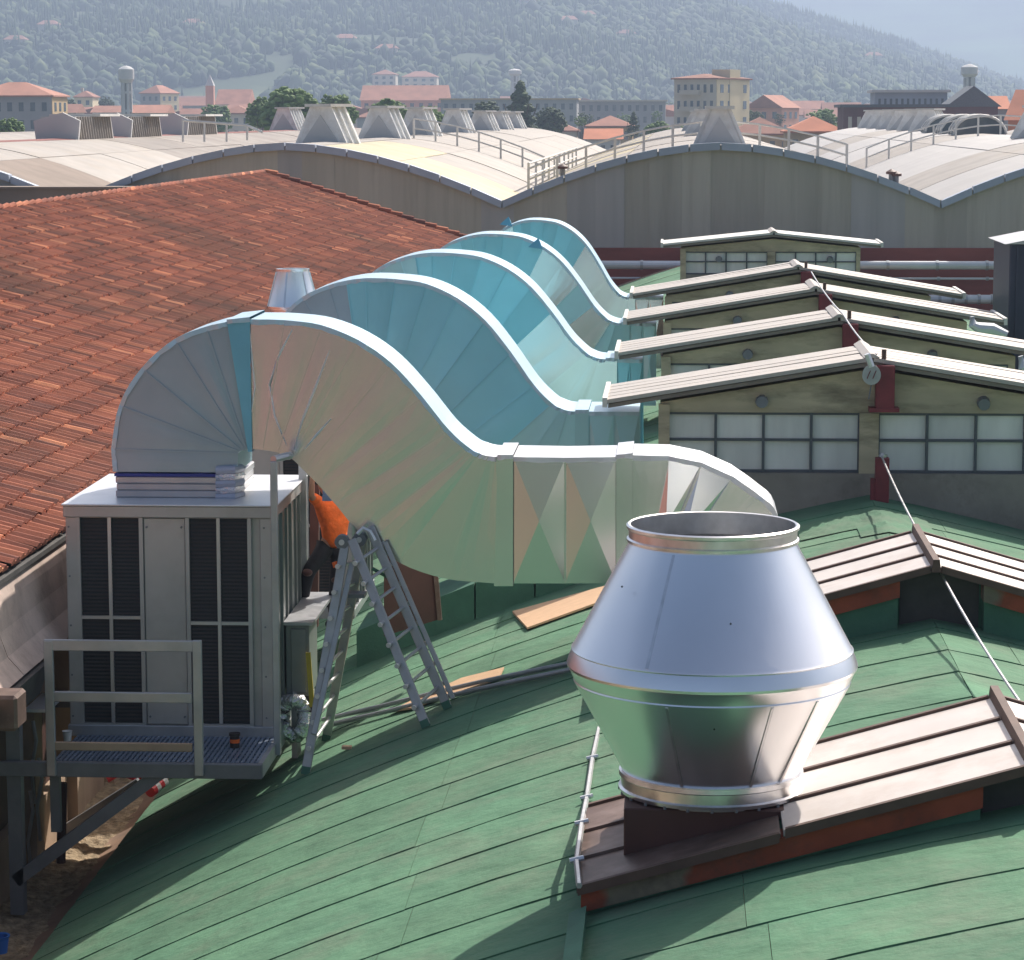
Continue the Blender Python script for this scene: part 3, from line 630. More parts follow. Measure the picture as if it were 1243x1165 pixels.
for k in range(5):
    xa = -3.9+k*.74; xb = xa+.72
    MB().prism([(xa, zr(xa)-.1), (xb, zr(xb)-.1), (xb, zr(xb)+.46), (xa, zr(xa)+.46)], 32.9+random.uniform(-.01,.01), 34.2).build('upstand', M['green_dark'], FH)
MB().prism([(-.70, zr(-.7)-.05), (-.58, zr(-.58)-.05), (-.58, zr(-.58)+.11), (-.70, zr(-.7)+.09)], 12.2, 18.18).build('roof_kerb', M['green_dark'], FH)
# gabled monitors
def monitor(Y, hr=2.98, xl=-.86, xr=5.72, hl=3.52, wl=-.17, wr=5.08, wt=3.69, wb=4.45, dep=2.0, strips=5, label=None, red=True, back='monroof', sill=True):
    Z = lambda h: CAMZ-h
    slope = (hl-hr)/(RXX-xl); und = lambda X: hr+abs(RXX-X)*slope+.16
    cxm = (2.32, 2.56) if wl < 0 else (2.3, 2.5)
    body = MB()
    body.prism([(wl, Z(wt)), (wr, Z(wt)), (wr, Z(und(wr))), (RXX, Z(und(RXX))), (wl, Z(und(wl)))], Y, Y+dep-.25)
    body.box(wl, wl+.1, Y+.003, Y+dep-.3, Z(wb), Z(wt)-.001); body.box(wr-.1, wr, Y+.003, Y+dep-.3, Z(wb), Z(wt)-.001)
    body.box(cxm[0], cxm[1], Y-.04, Y+.2, Z(wb), Z(wt)-.001)
    body.box(wl-.02, wl+.12, Y-.06, Y+.05, zr(wl)-.3, Z(und(wl))-.02)
    bo = body.build('roof_monitor', M['ochre'], FH)
    if label: bo['label'] = label
    MB().prism([(wl+.002, zr(wl)-.4), (RXX, zr(RXX)-.4), (wr-.002, zr(wr)-.4), (wr-.002, Z(wb)), (wl+.002, Z(wb))], Y-.05, Y+dep-.28).build('sill_wall', M['concrete'], bo)
    MB().box(wl+.15, wr-.15, Y+.35, Y+.4, Z(wb)+.01, Z(wt)-.01).build('inner_wall', M['dark'], bo)
    for a, b in ((wl+.1, cxm[0]), (cxm[1], wr-.1)):
        nc = 4; fr = MB(); t = .017; zm = (Z(wt)+Z(wb))/2+.03
        for c in range(nc):
            x0 = a+(b-a)*c/nc; x1 = a+(b-a)*(c+1)/nc
            for z0, z1 in ((Z(wb), zm), (zm, Z(wt))):
                yy = Y+.07+random.uniform(-.008, .008)
                MB().box(x0+t, x1-t, yy, yy+.012, z0+t, z1-t).build('window_pane', M['pane'], bo)
        for c in range(nc+1): x0 = a+(b-a)*c/nc; fr.box(x0-t, x0+t, Y+.02, Y+.1, Z(wb)+.002, Z(wt)-.003)
        for z in (Z(wb)+t, zm, Z(wt)-t): fr.box(a+.001, b-.001, Y+.028, Y+.094, z-t*.9, z+t*.9)
        fr.build('window_frame', M['frame'], bo)
    for s, xe, ye in ((-1, xl, hl), (1, xr, hr+(xr-RXX)*slope)):
        for k in range(strips):
            y0 = Y-.2+k*dep/strips; y1 = y0+dep/strips-.05; a = Vector((RXX+s*.02, 0, Z(hr))); b = Vector((xe, 0, Z(ye)))
            sg = random.uniform(-.01, .01)
            MB().hexa([(min(a.x,b.x), y0, (a if a.x<b.x else b).z-.05), (max(a.x,b.x), y0, (b if a.x<b.x else a).z-.05+sg), (max(a.x,b.x), y1, (b if a.x<b.x else a).z-.05+sg), (min(a.x,b.x), y1, (a if a.x<b.x else b).z-.05),
                       (min(a.x,b.x), y0, (a if a.x<b.x else b).z), (max(a.x,b.x), y0, (b if a.x<b.x else a).z+sg), (max(a.x,b.x), y1, (b if a.x<b.x else a).z+sg), (min(a.x,b.x), y1, (a if a.x<b.x else b).z)]).build('roof_panel', M[back], bo)
        # dark deck under the strips with rib edges
        a = (RXX, Z(hr)-.055); b = (xe-s*.04, Z(ye)-.055)
        lo, hi = (b, a) if s < 0 else (a, b)
        MB().prism([(lo[0], lo[1]-.05), (hi[0], hi[1]-.05), hi, lo], Y-.17, Y-.2+dep).build('roof_deck', M['deck'], bo)
        MB().box(xe-.03, xe+.03, Y-.24, Y-.16+dep, Z(ye)-.09, Z(ye)+.03).build('eave_trim', M['white'], bo)
    MB().prism([(RXX-.1, Z(hr)-.0), (RXX+.1, Z(hr)-.0), (RXX+.02, Z(hr)+.05), (RXX-.02, Z(hr)+.05)], Y-.22, Y+dep-.18).build('ridge_cap', M['monroof'], bo)
    if red:
        MB().box(2.5, 2.73, Y-.28, Y-.06, Z(3.62), Z(3.07)).build('red_bracket', M['redpaint'], bo, bevel=.01)
        MB().box(2.42, 2.79, Y-.3, Y-.05, Z(3.65), Z(3.6)).build('red_flange', M['redpaint'], bo)
        MB().tube([(2.6, Y-.15, Z(3.07)), (2.6, Y-.15, Z(2.88))], .03, 6).build('stub', M['sheet_seam'], bo)
    for x in (1.1, 3.85):
        MB().tube([(x, Y-.12, Z(3.55+(.0 if x < 2 else .02))), (x, Y+.01, Z(3.55))], [.075, .085], 10).build('gable_lamp', M['steel_dark'], bo)
    return bo
monitor(34.0, label='nearest gabled roof monitor with two full rows of pale panes')
monitor(40.8); monitor(47.6); monitor(54.4)
monitor(68.0, hr=2.88, xl=-.32, xr=5.12, hl=3.16, wl=.16, wr=4.6, wt=3.36, wb=3.93, strips=1, red=False, back='white', label='farthest gabled roof monitor with smooth white roof')
# round grey warning disc and rods on the nearest monitor
q = P(1058, 455, 33.6); r0 = thing('round_sign', 'round grey sign with red stripes hung at the ridge of the nearest monitor', 'sign', q)
mb = MB(); n = 20; mb.add([(q.x+.115*math.cos(2*math.pi*k/n), yy, q.z+.125*math.sin(2*math.pi*k/n)) for yy in (33.6, 33.63) for k in range(n)], [tuple(range(n)), tuple(range(2*n-1, n-1, -1))]+[(k, k+n, (k+1)%n+n, (k+1)%n) for k in range(n)]); mb.build('disc', M['steel'], r0)
for s in (-.035, .035): MB().bar((q.x+s-.02, 33.592, q.z-.045), (q.x+s+.02, 33.592, q.z+.055), .03, .008).build('stripe', M['redpaint'], r0)
MB().tube([(q.x, 33.615, q.z-.12), (q.x-.03, 33.615, q.z-.3)], .008, 6).build('cord', M['steel_dark'], r0)
MB().tube([(q.x, 33.615, q.z+.1), (q.x-.06, 33.6, q.z+.26)], .04, 6).build('hook', M['galv_light'], r0)
q = P(1070, 608, 33.5); q2 = P(1070, 555, 33.5); r0 = thing('anchor_post', 'dark red steel anchor post at the roof ridge below the nearest monitor', 'post', q)
MB().box(q.x-.085, q.x+.085, 33.42, 33.56, zr(q.x), q2.z).build('post', M['redpaint'], r0, bevel=.008)
MB().box(q.x-.14, q.x-.086, 33.44, 33.54, zr(q.x), zr(q.x)+.3).build('gusset', M['redpaint'], r0)
MB().tube([(q.x, 33.48, q2.z), (q.x+.02, 33.48, q2.z+.05)], .05, 8).build('cable_eye', M['galv'], r0)
# lifeline cables
def cable(label, pts, r=.012):
    r0 = thing('lifeline_cable', label, 'cable', pts[0]); MB().tube(pts, r, 6).build('cable', M['galv'], r0); return r0
a = P(1070, 553, 33.5); b = P(1130, 672, 26.3); c = P(1238, 852, 20.5)
def sag(a, b, d, n=10): return [a.lerp(b, k/n)-Vector((0, 0, d*4*(k/n)*(1-k/n))) for k in range(n+1)]
cable('thin steel lifeline from the red anchor post down over both skylight ridges', sag(a, b, .05)+sag(b, c, .05)[1:], .013)
cable('thin steel cable hanging between the ridges of the monitors', sag(P(985, 330, 47), P(1024, 382, 40.6), .05)+sag(P(1024, 382, 40.6), P(1064, 430, 33.9), .05)[1:], .012)
# small white elbow beyond the monitors on the right
r0 = thing('vent_elbow', 'small white curved vent pipe lying right of the third monitor', 'pipe', P(1182, 404, 46)); MB().tube([P(1180, 384, 46), P(1181, 394, 46), P(1188, 398, 46), P(1205, 399, 46), P(1222, 406, 46)], [.04, .08, .1, .1, .07], 10).build('pipe', M['pipe'], r0)
r0 = thing('vent_elbow', 'small white bent pipe at the eave of the second monitor', 'pipe', P(1240, 450, 40)); MB().tube([P(1239, 432, 40), P(1242, 445, 40), P(1250, 452, 40), P(1262, 456, 40)], [.04, .08, .1, .1], 10).build('pipe', M['pipe'], r0)

# low skylights
def skylight(Yf, Yb, hr, xl, xr, label, copper=None, up=.15):
    Z = lambda h: CAMZ-h; S = .285; hz = lambda X: hr+abs(RXX-X)*S
    gapL, gapR = 2.12, 2.9
    bo = MB(); bo.prism([(xl+.05, zr(xl)-.3), (RXX, zr(RXX)-.3), (xr, zr(xr)-.3), (xr, Z(hz(xr))-.06), (RXX, Z(hz(RXX))-.06), (xl+.05, Z(hz(xl+.05))-.06)], Yf+.28, Yb-.08)
    bo = bo.build('skylight', M['green_dark'], FH); bo['label'] = label
    for a, b in ((xl+.03, gapL), (gapR, xr)):
        MB().prism([(a, Z(hz(a))-.06-up), (b, Z(hz(b))-.06-up), (b, Z(hz(b))-.05), (a, Z(hz(a))-.05)], Yf+.03, Yf+.27).build('fascia', M['rust'], bo)
        MB().prism([(a+.01, zr(a)-.2), (b-.01, zr(b)-.2), (b-.01, Z(hz(b))-.062-up), (a+.01, Z(hz(a))-.062-up)], Yf+.09, Yf+.27).build('upstand', M['green_dark'], bo)
    MB().prism([(gapL+.02, zr(gapL)-.1), (RXX, zr(RXX)-.1), (gapR-.02, zr(gapR)-.1), (gapR-.02, Z(hz(gapR))-.07), (RXX, Z(hr)-.07), (gapL+.02, Z(hz(gapL))-.07)], Yf+.26, Yf+.277).build('dark_recess', M['dark'], bo)
    n = 3; w = (Yb-Yf)/n
    def strip(xa, xb, k, m, dz=0):
        y0 = Yf+k*w+.035; y1 = Yf+(k+1)*w-.035; za, zb = Z(hz(xa))+dz, Z(hz(xb))+dz; t = .045
        MB().hexa([(xa,y0,za-t),(xb,y0,zb-t),(xb,y1,zb-t),(xa,y1,za-t),(xa,y0,za),(xb,y0,zb),(xb,y1,zb),(xa,y1,za)]).build('roof_panel', M[m], bo)
    def seam(xa, xb, k, dz=0, m='sheet_seam'):
        y = Yf+k*w; za, zb = Z(hz(xa))+dz, Z(hz(xb))+dz; t = .024
        MB().hexa([(xa,y-t,za-.047),(xb,y-t,zb-.047),(xb,y+t,zb-.047),(xa,y+t,za-.047),(xa,y-t,za+.022),(xb,y-t,zb+.022),(xb,y+t,zb+.022),(xa,y+t,za+.022)]).build('seam', M[m], bo)
    for xa, xb in ((xl, RXX-.04), (RXX+.04, xr)):
        segs = [(xa, xb, 'sheet')]
        if copper and xa < RXX-1: segs = [(xa, copper, 'copper'), (copper+.02, xb, 'sheet')]
        for p, q_, mm in segs:
            for k in range(n): strip(p, q_, k, mm, -.02 if mm == 'copper' else 0)
            for k in range(n+1): seam(p+.01, q_-.01, k, -.02 if mm == 'copper' else 0, 'copper' if mm == 'copper' and k in (1, 2) else 'sheet_seam')
    MB().prism([(RXX-.045, Z(hr)-.05), (RXX+.045, Z(hr)-.05), (RXX+.03, Z(hr)+.07), (RXX-.03, Z(hr)+.07)], Yf-.05, Yb+.06).build('ridge_bar', M['sheet_seam'], bo)
    return bo
skylight(25.2, 27.35, 4.17, -.6, 5.4, 'low skylight with pale strips and red curb behind the big metal cone')
S3 = skylight(18.2, 20.45, 4.38, -.65, 5.4, 'low skylight with brown left end carrying the big metal cone', copper=.75)
skylight(11.4, 13.6, 4.3, -.6, 5.4, 'low skylight nearest the camera, out of sight below')
# bright galvanised conductor at the left end of the near skylight
pts = [RP(727, 884), RP(719, 925)+Vector((0, 0, .03)), RP(712, 975)+Vector((0, 0, .04)), P(706, 1000, 19.6), P(700, 1045, 18.8), P(703, 1075, 18.15)]
r0 = thing('lightning_conductor', 'bright metal lightning conductor strip at the left end of the near skylight', 'metal strip', pts[0])
MB().tube(pts, .022, 6).build('strip', M['galv'], r0)
for q in pts[1:5]: MB().tube([q+Vector((-.05, 0, .0)), q+Vector((.05, .02, .02))], .02, 6).build('clip', M['galv_light'], r0)

# ------------------------------------------------------------------ tiled hall on the left
EX, EH, RDX, RDH = -6.72, 4.50, -14.4, 1.97
sl_ = (EH-RDH)/(EX-RDX)
TH = thing('tiled_hall', 'hall with weathered red clay tile roof and concrete eave beam', 'building', (EX, 34, 0))
MB().prism([(EX-.5, 0), (EX-.5, CAMZ-EH-.25), (RDX, CAMZ-RDH-.12), (RDX-8, CAMZ-RDH-.12-8*sl_), (RDX-8, 0)], -60, 95).build('wall', M['tan'], TH)
TL, TW = .355, .235
L_ = math.hypot(EX-RDX, EH-RDH); ncourse = int(L_/TL)+1; nrow = int((95.3-20)/TW)
ux = Vector((EX-RDX, 0, -(EH-RDH))).normalized(); nz = Vector((-ux.z, 0, ux.x))
def tile_mesh(i):
    n = 4; vs = []; ww = TW/2*.97
    for e, (s, lift) in enumerate(((0, .0), (TL*1.12, .032))):
        for k in range(n+1):
            t = k/n; y = -ww+2*ww*t; hgt = .046*math.sin(math.pi*min(1, t*1.45)) if t < .69 else -.004
            hgt += random.uniform(-.002, .002)
            q = ux*s+nz*(lift+hgt); vs.append((q.x, y, q.z))
    for k in range(n+1):
        q = ux*(TL*1.12)+nz*(-.0); vs.append((q.x, -ww+2*ww*k/n, q.z))
    fs = [(k, k+n+1, k+n+2, k+1) for k in range(n)]+[(n+1+k, 2*n+2+k, 2*n+3+k, n+2+k) for k in range(n)]
    return vs, fs
TV = [tile_mesh(i) for i in range(4)]
tmesh = []
for vs, fs in TV:
    me = bpy.data.meshes.new('tile'); me.from_pydata(vs, [], fs); me.materials.append(M['tile']); tmesh.append(me)
slots = []
for r in range(nrow):
    yy = 20+r*TW
    for c in range(ncourse):
        s = L_-(c+1)*TL; p = Vector((RDX, yy, CAMZ-RDH))+ux*s
        slots.append(p)
def vis(p):
    x, y_ = PR((p.x, p.y, p.z)); return -5 < x < 150 and -5 < y_ < 720 and not (x > 76 and y_ > 572) 
order = sorted([i for i, p in enumerate(slots) if vis(p)], key=lambda i: slots[i].y)[:300]
single = set(order); VV = []; FF = []; cnt = 0
for i, p in enumerate(slots):
    if i in single:
        o = bpy.data.objects.new('tile', tmesh[i % 4]); COL.objects.link(o); o.parent = TH
        o.location = p-Vector(TH.location)+Vector((random.uniform(-.012, .012), random.uniform(-.004, .004), random.uniform(-.002, .006)))
        o.rotation_euler = (random.gauss(0, .018), random.gauss(0, .012), random.gauss(0, .035))
    else:
        vs, fs = TV[i % 4]; ang = random.gauss(0, .03); dz = random.uniform(-.004, .014); dx = random.uniform(-.015, .015); tl = random.gauss(0, .010)
        a = np.array(vs); a = np.stack([a[:, 0]-a[:, 1]*ang+dx, a[:, 1]+a[:, 0]*ang, a[:, 2]+dz+a[:, 0]*tl], -1)+np.array(p); VV.append(a); FF.append(np.array(fs)+cnt*15); cnt += 1
tag(numpy_mesh('roof_tiles', np.concatenate(VV), np.concatenate(FF), M['tile'], TH), kind='stuff')
MB().prism([(EX+.05, CAMZ-EH-.07), (RDX, CAMZ-RDH-.05), (RDX, CAMZ-RDH-.1), (EX+.05, CAMZ-EH-.12)], 19.9, 95.2).build('roof_deck', M['dark'], TH)
MB().prism([(EX+.05, CAMZ-EH), (RDX, CAMZ-RDH), (RDX, CAMZ-RDH-.04), (EX+.05, CAMZ-EH-.04)], -60, 19.8).build('plain_roof_slope', M['plaintile'], TH)
k = 0
for s in np.arange(0, L_, .42):     # verge tiles at the far gable and ridge
    p = Vector((RDX, 95.35, CAMZ-RDH))+ux*float(s); MB().tube([p+nz*.05, p+ux*.46+nz*.1], [.1, .12], 8).build('verge_tile', M['tile'], TH)
y = 30.0
while y < 95: MB().tube([(RDX, y, CAMZ-RDH+.02), (RDX, y+.62, CAMZ-RDH+.06)], [.06, .075], 8).build('ridge_tile', M['tile'], TH); y += .6
# concrete eave beam: cove profile below the tiles
prof = [(EX+.0, EH+.13), (EX+.06, EH+.3), (EX+.10, EH+.55), (EX+.18, EH+.78), (EX+.34, EH+.96)]
pz = [(x, CAMZ-h) for x, h in prof]
y = 18.0
while y < 92:
    MB().prism([(EX-.6, CAMZ-EH-.13)]+[(EX-.6, CAMZ-EH-1.02)]+[(x, z) for x, z in pz[::-1]], y, y+3.98).build('eave_beam', M['conc_pink'], TH); y += 4.0
# dark gutter lining, hanging below the beam, and pilastered wall below
y = 18.0
MB().prism([(EX+.30, CAMZ-EH-1.0), (EX+.42, CAMZ-EH-.97), (EX+.30, CAMZ-EH-1.32), (EX-.5, CAMZ-EH-1.40), (EX-.5, CAMZ-EH-1.03)], 18, 26.8).build('gutter_lining', M['dark'], TH)
a = P(0, 815, 24.8); MB().box(a.x-.9, P(20, 850, 24.6).x, 24.6, 25.0, P(0, 888, 24.6).z, P(0, 845, 24.6).z).build('beam_end', M['copper'], TH, bevel=.03)
WX = EX-.22; y = 22.0
while y < 60:
    MB().box(WX-.1, WX+.16, y, y+.35, 5.6, CAMZ-EH-1.05).build('pilaster', M['tan'], TH)
    MB().box(WX-.1, WX+.06, y+.37, y+1.9, 5.6, 6.6).build('wall_panel', M['tan'], TH)
    MB().box(WX-.1, WX-.04, y+.5, y+1.75, 6.62, CAMZ-EH-1.05).build('dark_opening', M['brown'], TH); y += 2.0
# gutter between the halls
r0 = thing('valley_gutter', 'rusty concrete valley gutter with gravel and silt between the two halls', 'gutter', (-6.4, 34, 6))
gp = [(EAVE+.12, zr(EAVE)-.03), (EAVE-.05, zr(EAVE)-.10), (EAVE-.18, zr(EAVE)-.22), (EAVE-.45, zr(EAVE)-.34), (EAVE-.8, zr(EAVE)-.36), (EAVE-1.1, zr(EAVE)-.3)]
mb = MB(); mb.smooth = True; n = len(gp); ysn = np.arange(12, 80, .5); vs = [(x+random.uniform(-.01, .01), y, z+random.uniform(-.012, .012)) for y in ysn for x, z in gp]
mb.add(vs, [(i*n+j, i*n+j+1, (i+1)*n+j+1, (i+1)*n+j) for i in range(len(ysn)-1) for j in range(n-1)]); mb.build('gutter_channel', M['gutter'], r0)
mb = MB(); n = 12; ysn = np.arange(12, 60, .12); vs = [(EAVE-.2-.85*j/n, y, zr(EAVE)-.27+random.uniform(-.02, .02)-.05*math.sin(math.pi*j/n)) for y in ysn for j in range(n+1)]
mb.add(vs, [(i*(n+1)+j, i*(n+1)+j+1, (i+1)*(n+1)+j+1, (i+1)*(n+1)+j) for i in range(len(ysn)-1) for j in range(n)])
tag(mb.build('silt', M['gravel'], r0), kind='stuff')
# small clutter in the gutter
def zs(px, py, z):
    lo, hi = 10., 90.
    for _ in range(40):
        mm = (lo+hi)/2
        if P(px, py, mm).z > z: lo = mm
        else: hi = mm
    return P(px, py, lo)
a = zs(180, 966, 6.05); b = zs(196, 958, 6.0)
a = RP(182, 968)+Vector((0, 0, .07)); b = RP(199, 955)+Vector((0, 0, .07))
r0 = thing('barrier_tube', 'short red and white striped tube lying at the eave beneath the cooler', 'tube', a)
for k in range(4): MB().tube([a.lerp(b, k/4), a.lerp(b, (k+1)/4)], .07, 10).build('stripe', M['red' if k % 2 == 0 else 'white'], r0)
a = zs(130, 946, 6.15); b = zs(186, 942, 6.15)
r0 = thing('red_hose', 'red hose lying along the gutter beneath the cooler platform', 'hose', a); MB().tube([a, a.lerp(b, .3)+Vector((0, 0, .08)), a.lerp(b, .6), b], .045, 8).build('hose', M['red'], r0)
a = zs(0, 1156, 6.1); r0 = thing('blue_bucket', 'blue plastic bucket in the dark corner at the bottom left', 'bucket', a)
MB().lathe((a.x, a.y), [(.02, a.z), (.07, a.z), (.09, a.z+.15), (.10, a.z+.16), (.10, a.z+.17), (.08, a.z+.165), (.065, a.z+.02)], 16).build('bucket_body', M['bluep'], r0)

# small metal chimney cone standing on the tiled roof
Yc = 36.5; a = P(356, 371, Yc); b = P(357, 326, Yc); pm = 3300/Yc
r0 = thing('chimney_cowl', 'small silver conical cowl rising behind the second duct', 'chimney cowl', a)
MB().lathe((a.x, Yc), [(.29, a.z-1.2), (.29, a.z-.05), (.33, a.z-.03), (.345, a.z+.0), (.22, b.z-.04), (.225, b.z), (.21, b.z), (.2, b.z-.1)], 28).build('cone', M['cone'], r0)
MB().lathe((a.x, Yc), [(.02, b.z-.12), (.205, b.z-.12)], 28).build('inside', M['inner'], r0)
for k in range(6):
    t = k*math.pi/3+.3; MB().bar((a.x+.35*math.cos(t), Yc+.35*math.sin(t), a.z), (a.x+.226*math.cos(t), Yc+.226*math.sin(t), b.z-.04), .02, .012).build('seam', M['cone2'], r0)

# ------------------------------------------------------------------ evaporative cooler units
def cooler(label):
    X0, X1, Y0, Y1, Z0, Z1 = -6.30, -4.12, 27.6, 29.95, CAMZ-6.38, CAMZ-3.98
    r0 = thing('evaporative_cooler', label, 'cooler unit', ((X0+X1)/2, (Y0+Y1)/2, Z0), 'rooftop cooler units in a row')
    MB().box(X0+.05, X1-.05, Y0+.05, Y1-.05, Z0, Z1-.1).build('casing', M['cabinet'], r0)
    for x in (X0, X1-.15):
        for y in (Y0, Y1-.15): MB().box(x, x+.15, y, y+.15, Z0, Z1-.14).build('corner_post', M['cabinet'], r0, bevel=.008)
    MB().box(X0-.02, X1+.02, Y0-.02, Y1+.02, Z1-.14, Z1-.02).build('top_frame', M['cabinet'], r0, bevel=.008)
    MB().box(X0-.035, X1+.035, Y0-.035, Y1+.035, Z1-.018, Z1).build('lid', M['galv_light'], r0, bevel=.006)
    MB().box(X0-.02, X1+.02, Y0-.02, Y1+.02, Z0-.06, Z0+.06).build('base_frame', M['steel'], r0, bevel=.006)
    px = lambda x: P(x, 750, 27.6).x; pz = lambda y: P(200, y, 27.6).z
    MB().box(px(176), px(226), Y0+.02, Y0+.06, Z0+.07, Z1-.15).build('centre_panel', M['cabinet'], r0, bevel=.006)
    for xa, xb, ym in ((97, 173, 750), (229, 304, 756)):
        g = MB().box(px(xa)+.02, px(xb)-.02, Y0+.03, Y0+.058, pz(878), pz(630)).build('grille', M['black'], r0)
        MB().box(px(xa)-.02, px(xb)+.02, Y0-.012, Y0+.02, pz(628)+.001, pz(621)).build('top_rail', M['galv_light'], g)
        MB().box(px(xa)-.02, px(xb)+.02, Y0-.008, Y0+.02, pz(883), pz(878)-.001).build('bottom_rail', M['cabinet'], g)
        for x in (px(xa), px(xb)): MB().box(x-.02, x+.02, Y0-.006, Y0+.02, pz(878), pz(628)).build('side_rail', M['cabinet'], g)
        xm = (px(xa)+px(xb))/2; MB().box(xm-.018, xm+.018, Y0-.004, Y0+.029, pz(878)+.001, pz(628)-.001).build('mullion', M['galv'], g)
        MB().box(px(xa)+.021, px(xb)-.021, Y0-.001, Y0+.029, pz(ym+2), pz(ym-2)).build('cross_bar', M['galv'], g)
        gl = MB(); z = pz(878)+.03
        while z < pz(630)-.02: gl.hexa([(px(xa)+.022, Y0+.022, z), (px(xb)-.022, Y0+.022, z), (px(xb)-.022, Y0+.029, z+.018), (px(xa)+.022, Y0+.029, z+.018), (px(xa)+.022, Y0+.022, z+.004), (px(xb)-.022, Y0+.022, z+.004), (px(xb)-.022, Y0+.029, z+.022), (px(xa)+.022, Y0+.029, z+.022)]); z += .04
        tag(gl.build('louvre_slats', M['boot'], g), kind='stuff')
    for px_, ys in ((86, (640, 700, 760, 820, 870)), (322, (640, 700, 760, 820, 870)), (180, (640, 870)), (222, (640, 870))):
        for y_ in ys: MB().tube([(px(px_), Y0-.006, pz(y_)), (px(px_), Y0+.012, pz(y_))], .012, 6).build('screw', M['steel_dark'], r0)
    for k in range(6):   # right side panels with upright ribs
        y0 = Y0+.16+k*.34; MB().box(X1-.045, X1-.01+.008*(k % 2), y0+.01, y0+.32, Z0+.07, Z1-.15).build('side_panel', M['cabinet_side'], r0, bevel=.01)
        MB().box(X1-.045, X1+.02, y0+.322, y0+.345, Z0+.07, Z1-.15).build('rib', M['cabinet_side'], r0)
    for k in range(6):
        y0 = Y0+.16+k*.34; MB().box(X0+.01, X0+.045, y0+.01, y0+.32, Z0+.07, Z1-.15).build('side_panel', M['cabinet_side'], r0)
    return r0
def copy_tree(o, parent=None):
    c = o.copy(); COL.objects.link(c); c.parent = parent
    for ch in [q for q in o.children]: copy_tree(ch, c)
    return c
K1 = cooler('grey box cooler with two dark grilles standing on the near steel platform')
K2 = copy_tree(K1); K2.location.y += 6.8; K2['label'] = 'second cooler box, only its dark top grille showing under the near duct arch'
# collar on the near cooler
Y0, Y1 = 28.1, 29.4
a = P(141, 600, Y0); b = P(286, 600, Y0); zt = CAMZ-3.98
r0 = thing('flexible_collar', 'pleated grey collar with dark blue ring joining near cooler and duct', 'duct collar', ((a.x+b.x)/2, 28.75, zt))
zc = zt
for k in range(3):
    z1 = zc+.075; ins = .008 if k % 2 else 0
    MB().box(a.x+ins, b.x-ins, Y0-.02+ins, Y1-ins, zc+.001, z1).build('pleat', M['galv'], r0, bevel=.01); zc = z1
MB().box(a.x-.01, b.x+.01-.06, Y0-.03, Y1+.01, zc+.001, zc+.03).build('blue_ring', M['collar_blue'], r0); zc += .045
for k in range(5):      # crumpled sleeve at the right end of the collar
    q = P(286, 603-k*8, Y0-.02); MB().tube([q+Vector((-.2, 0, 0)), q+Vector((-.02, -.03, .01)), q+Vector((.03, .2, 0))], .045, 8).build('crumpled_sleeve', M['foil'] if k % 2 else M['fabric'], r0)
COLZ = zc

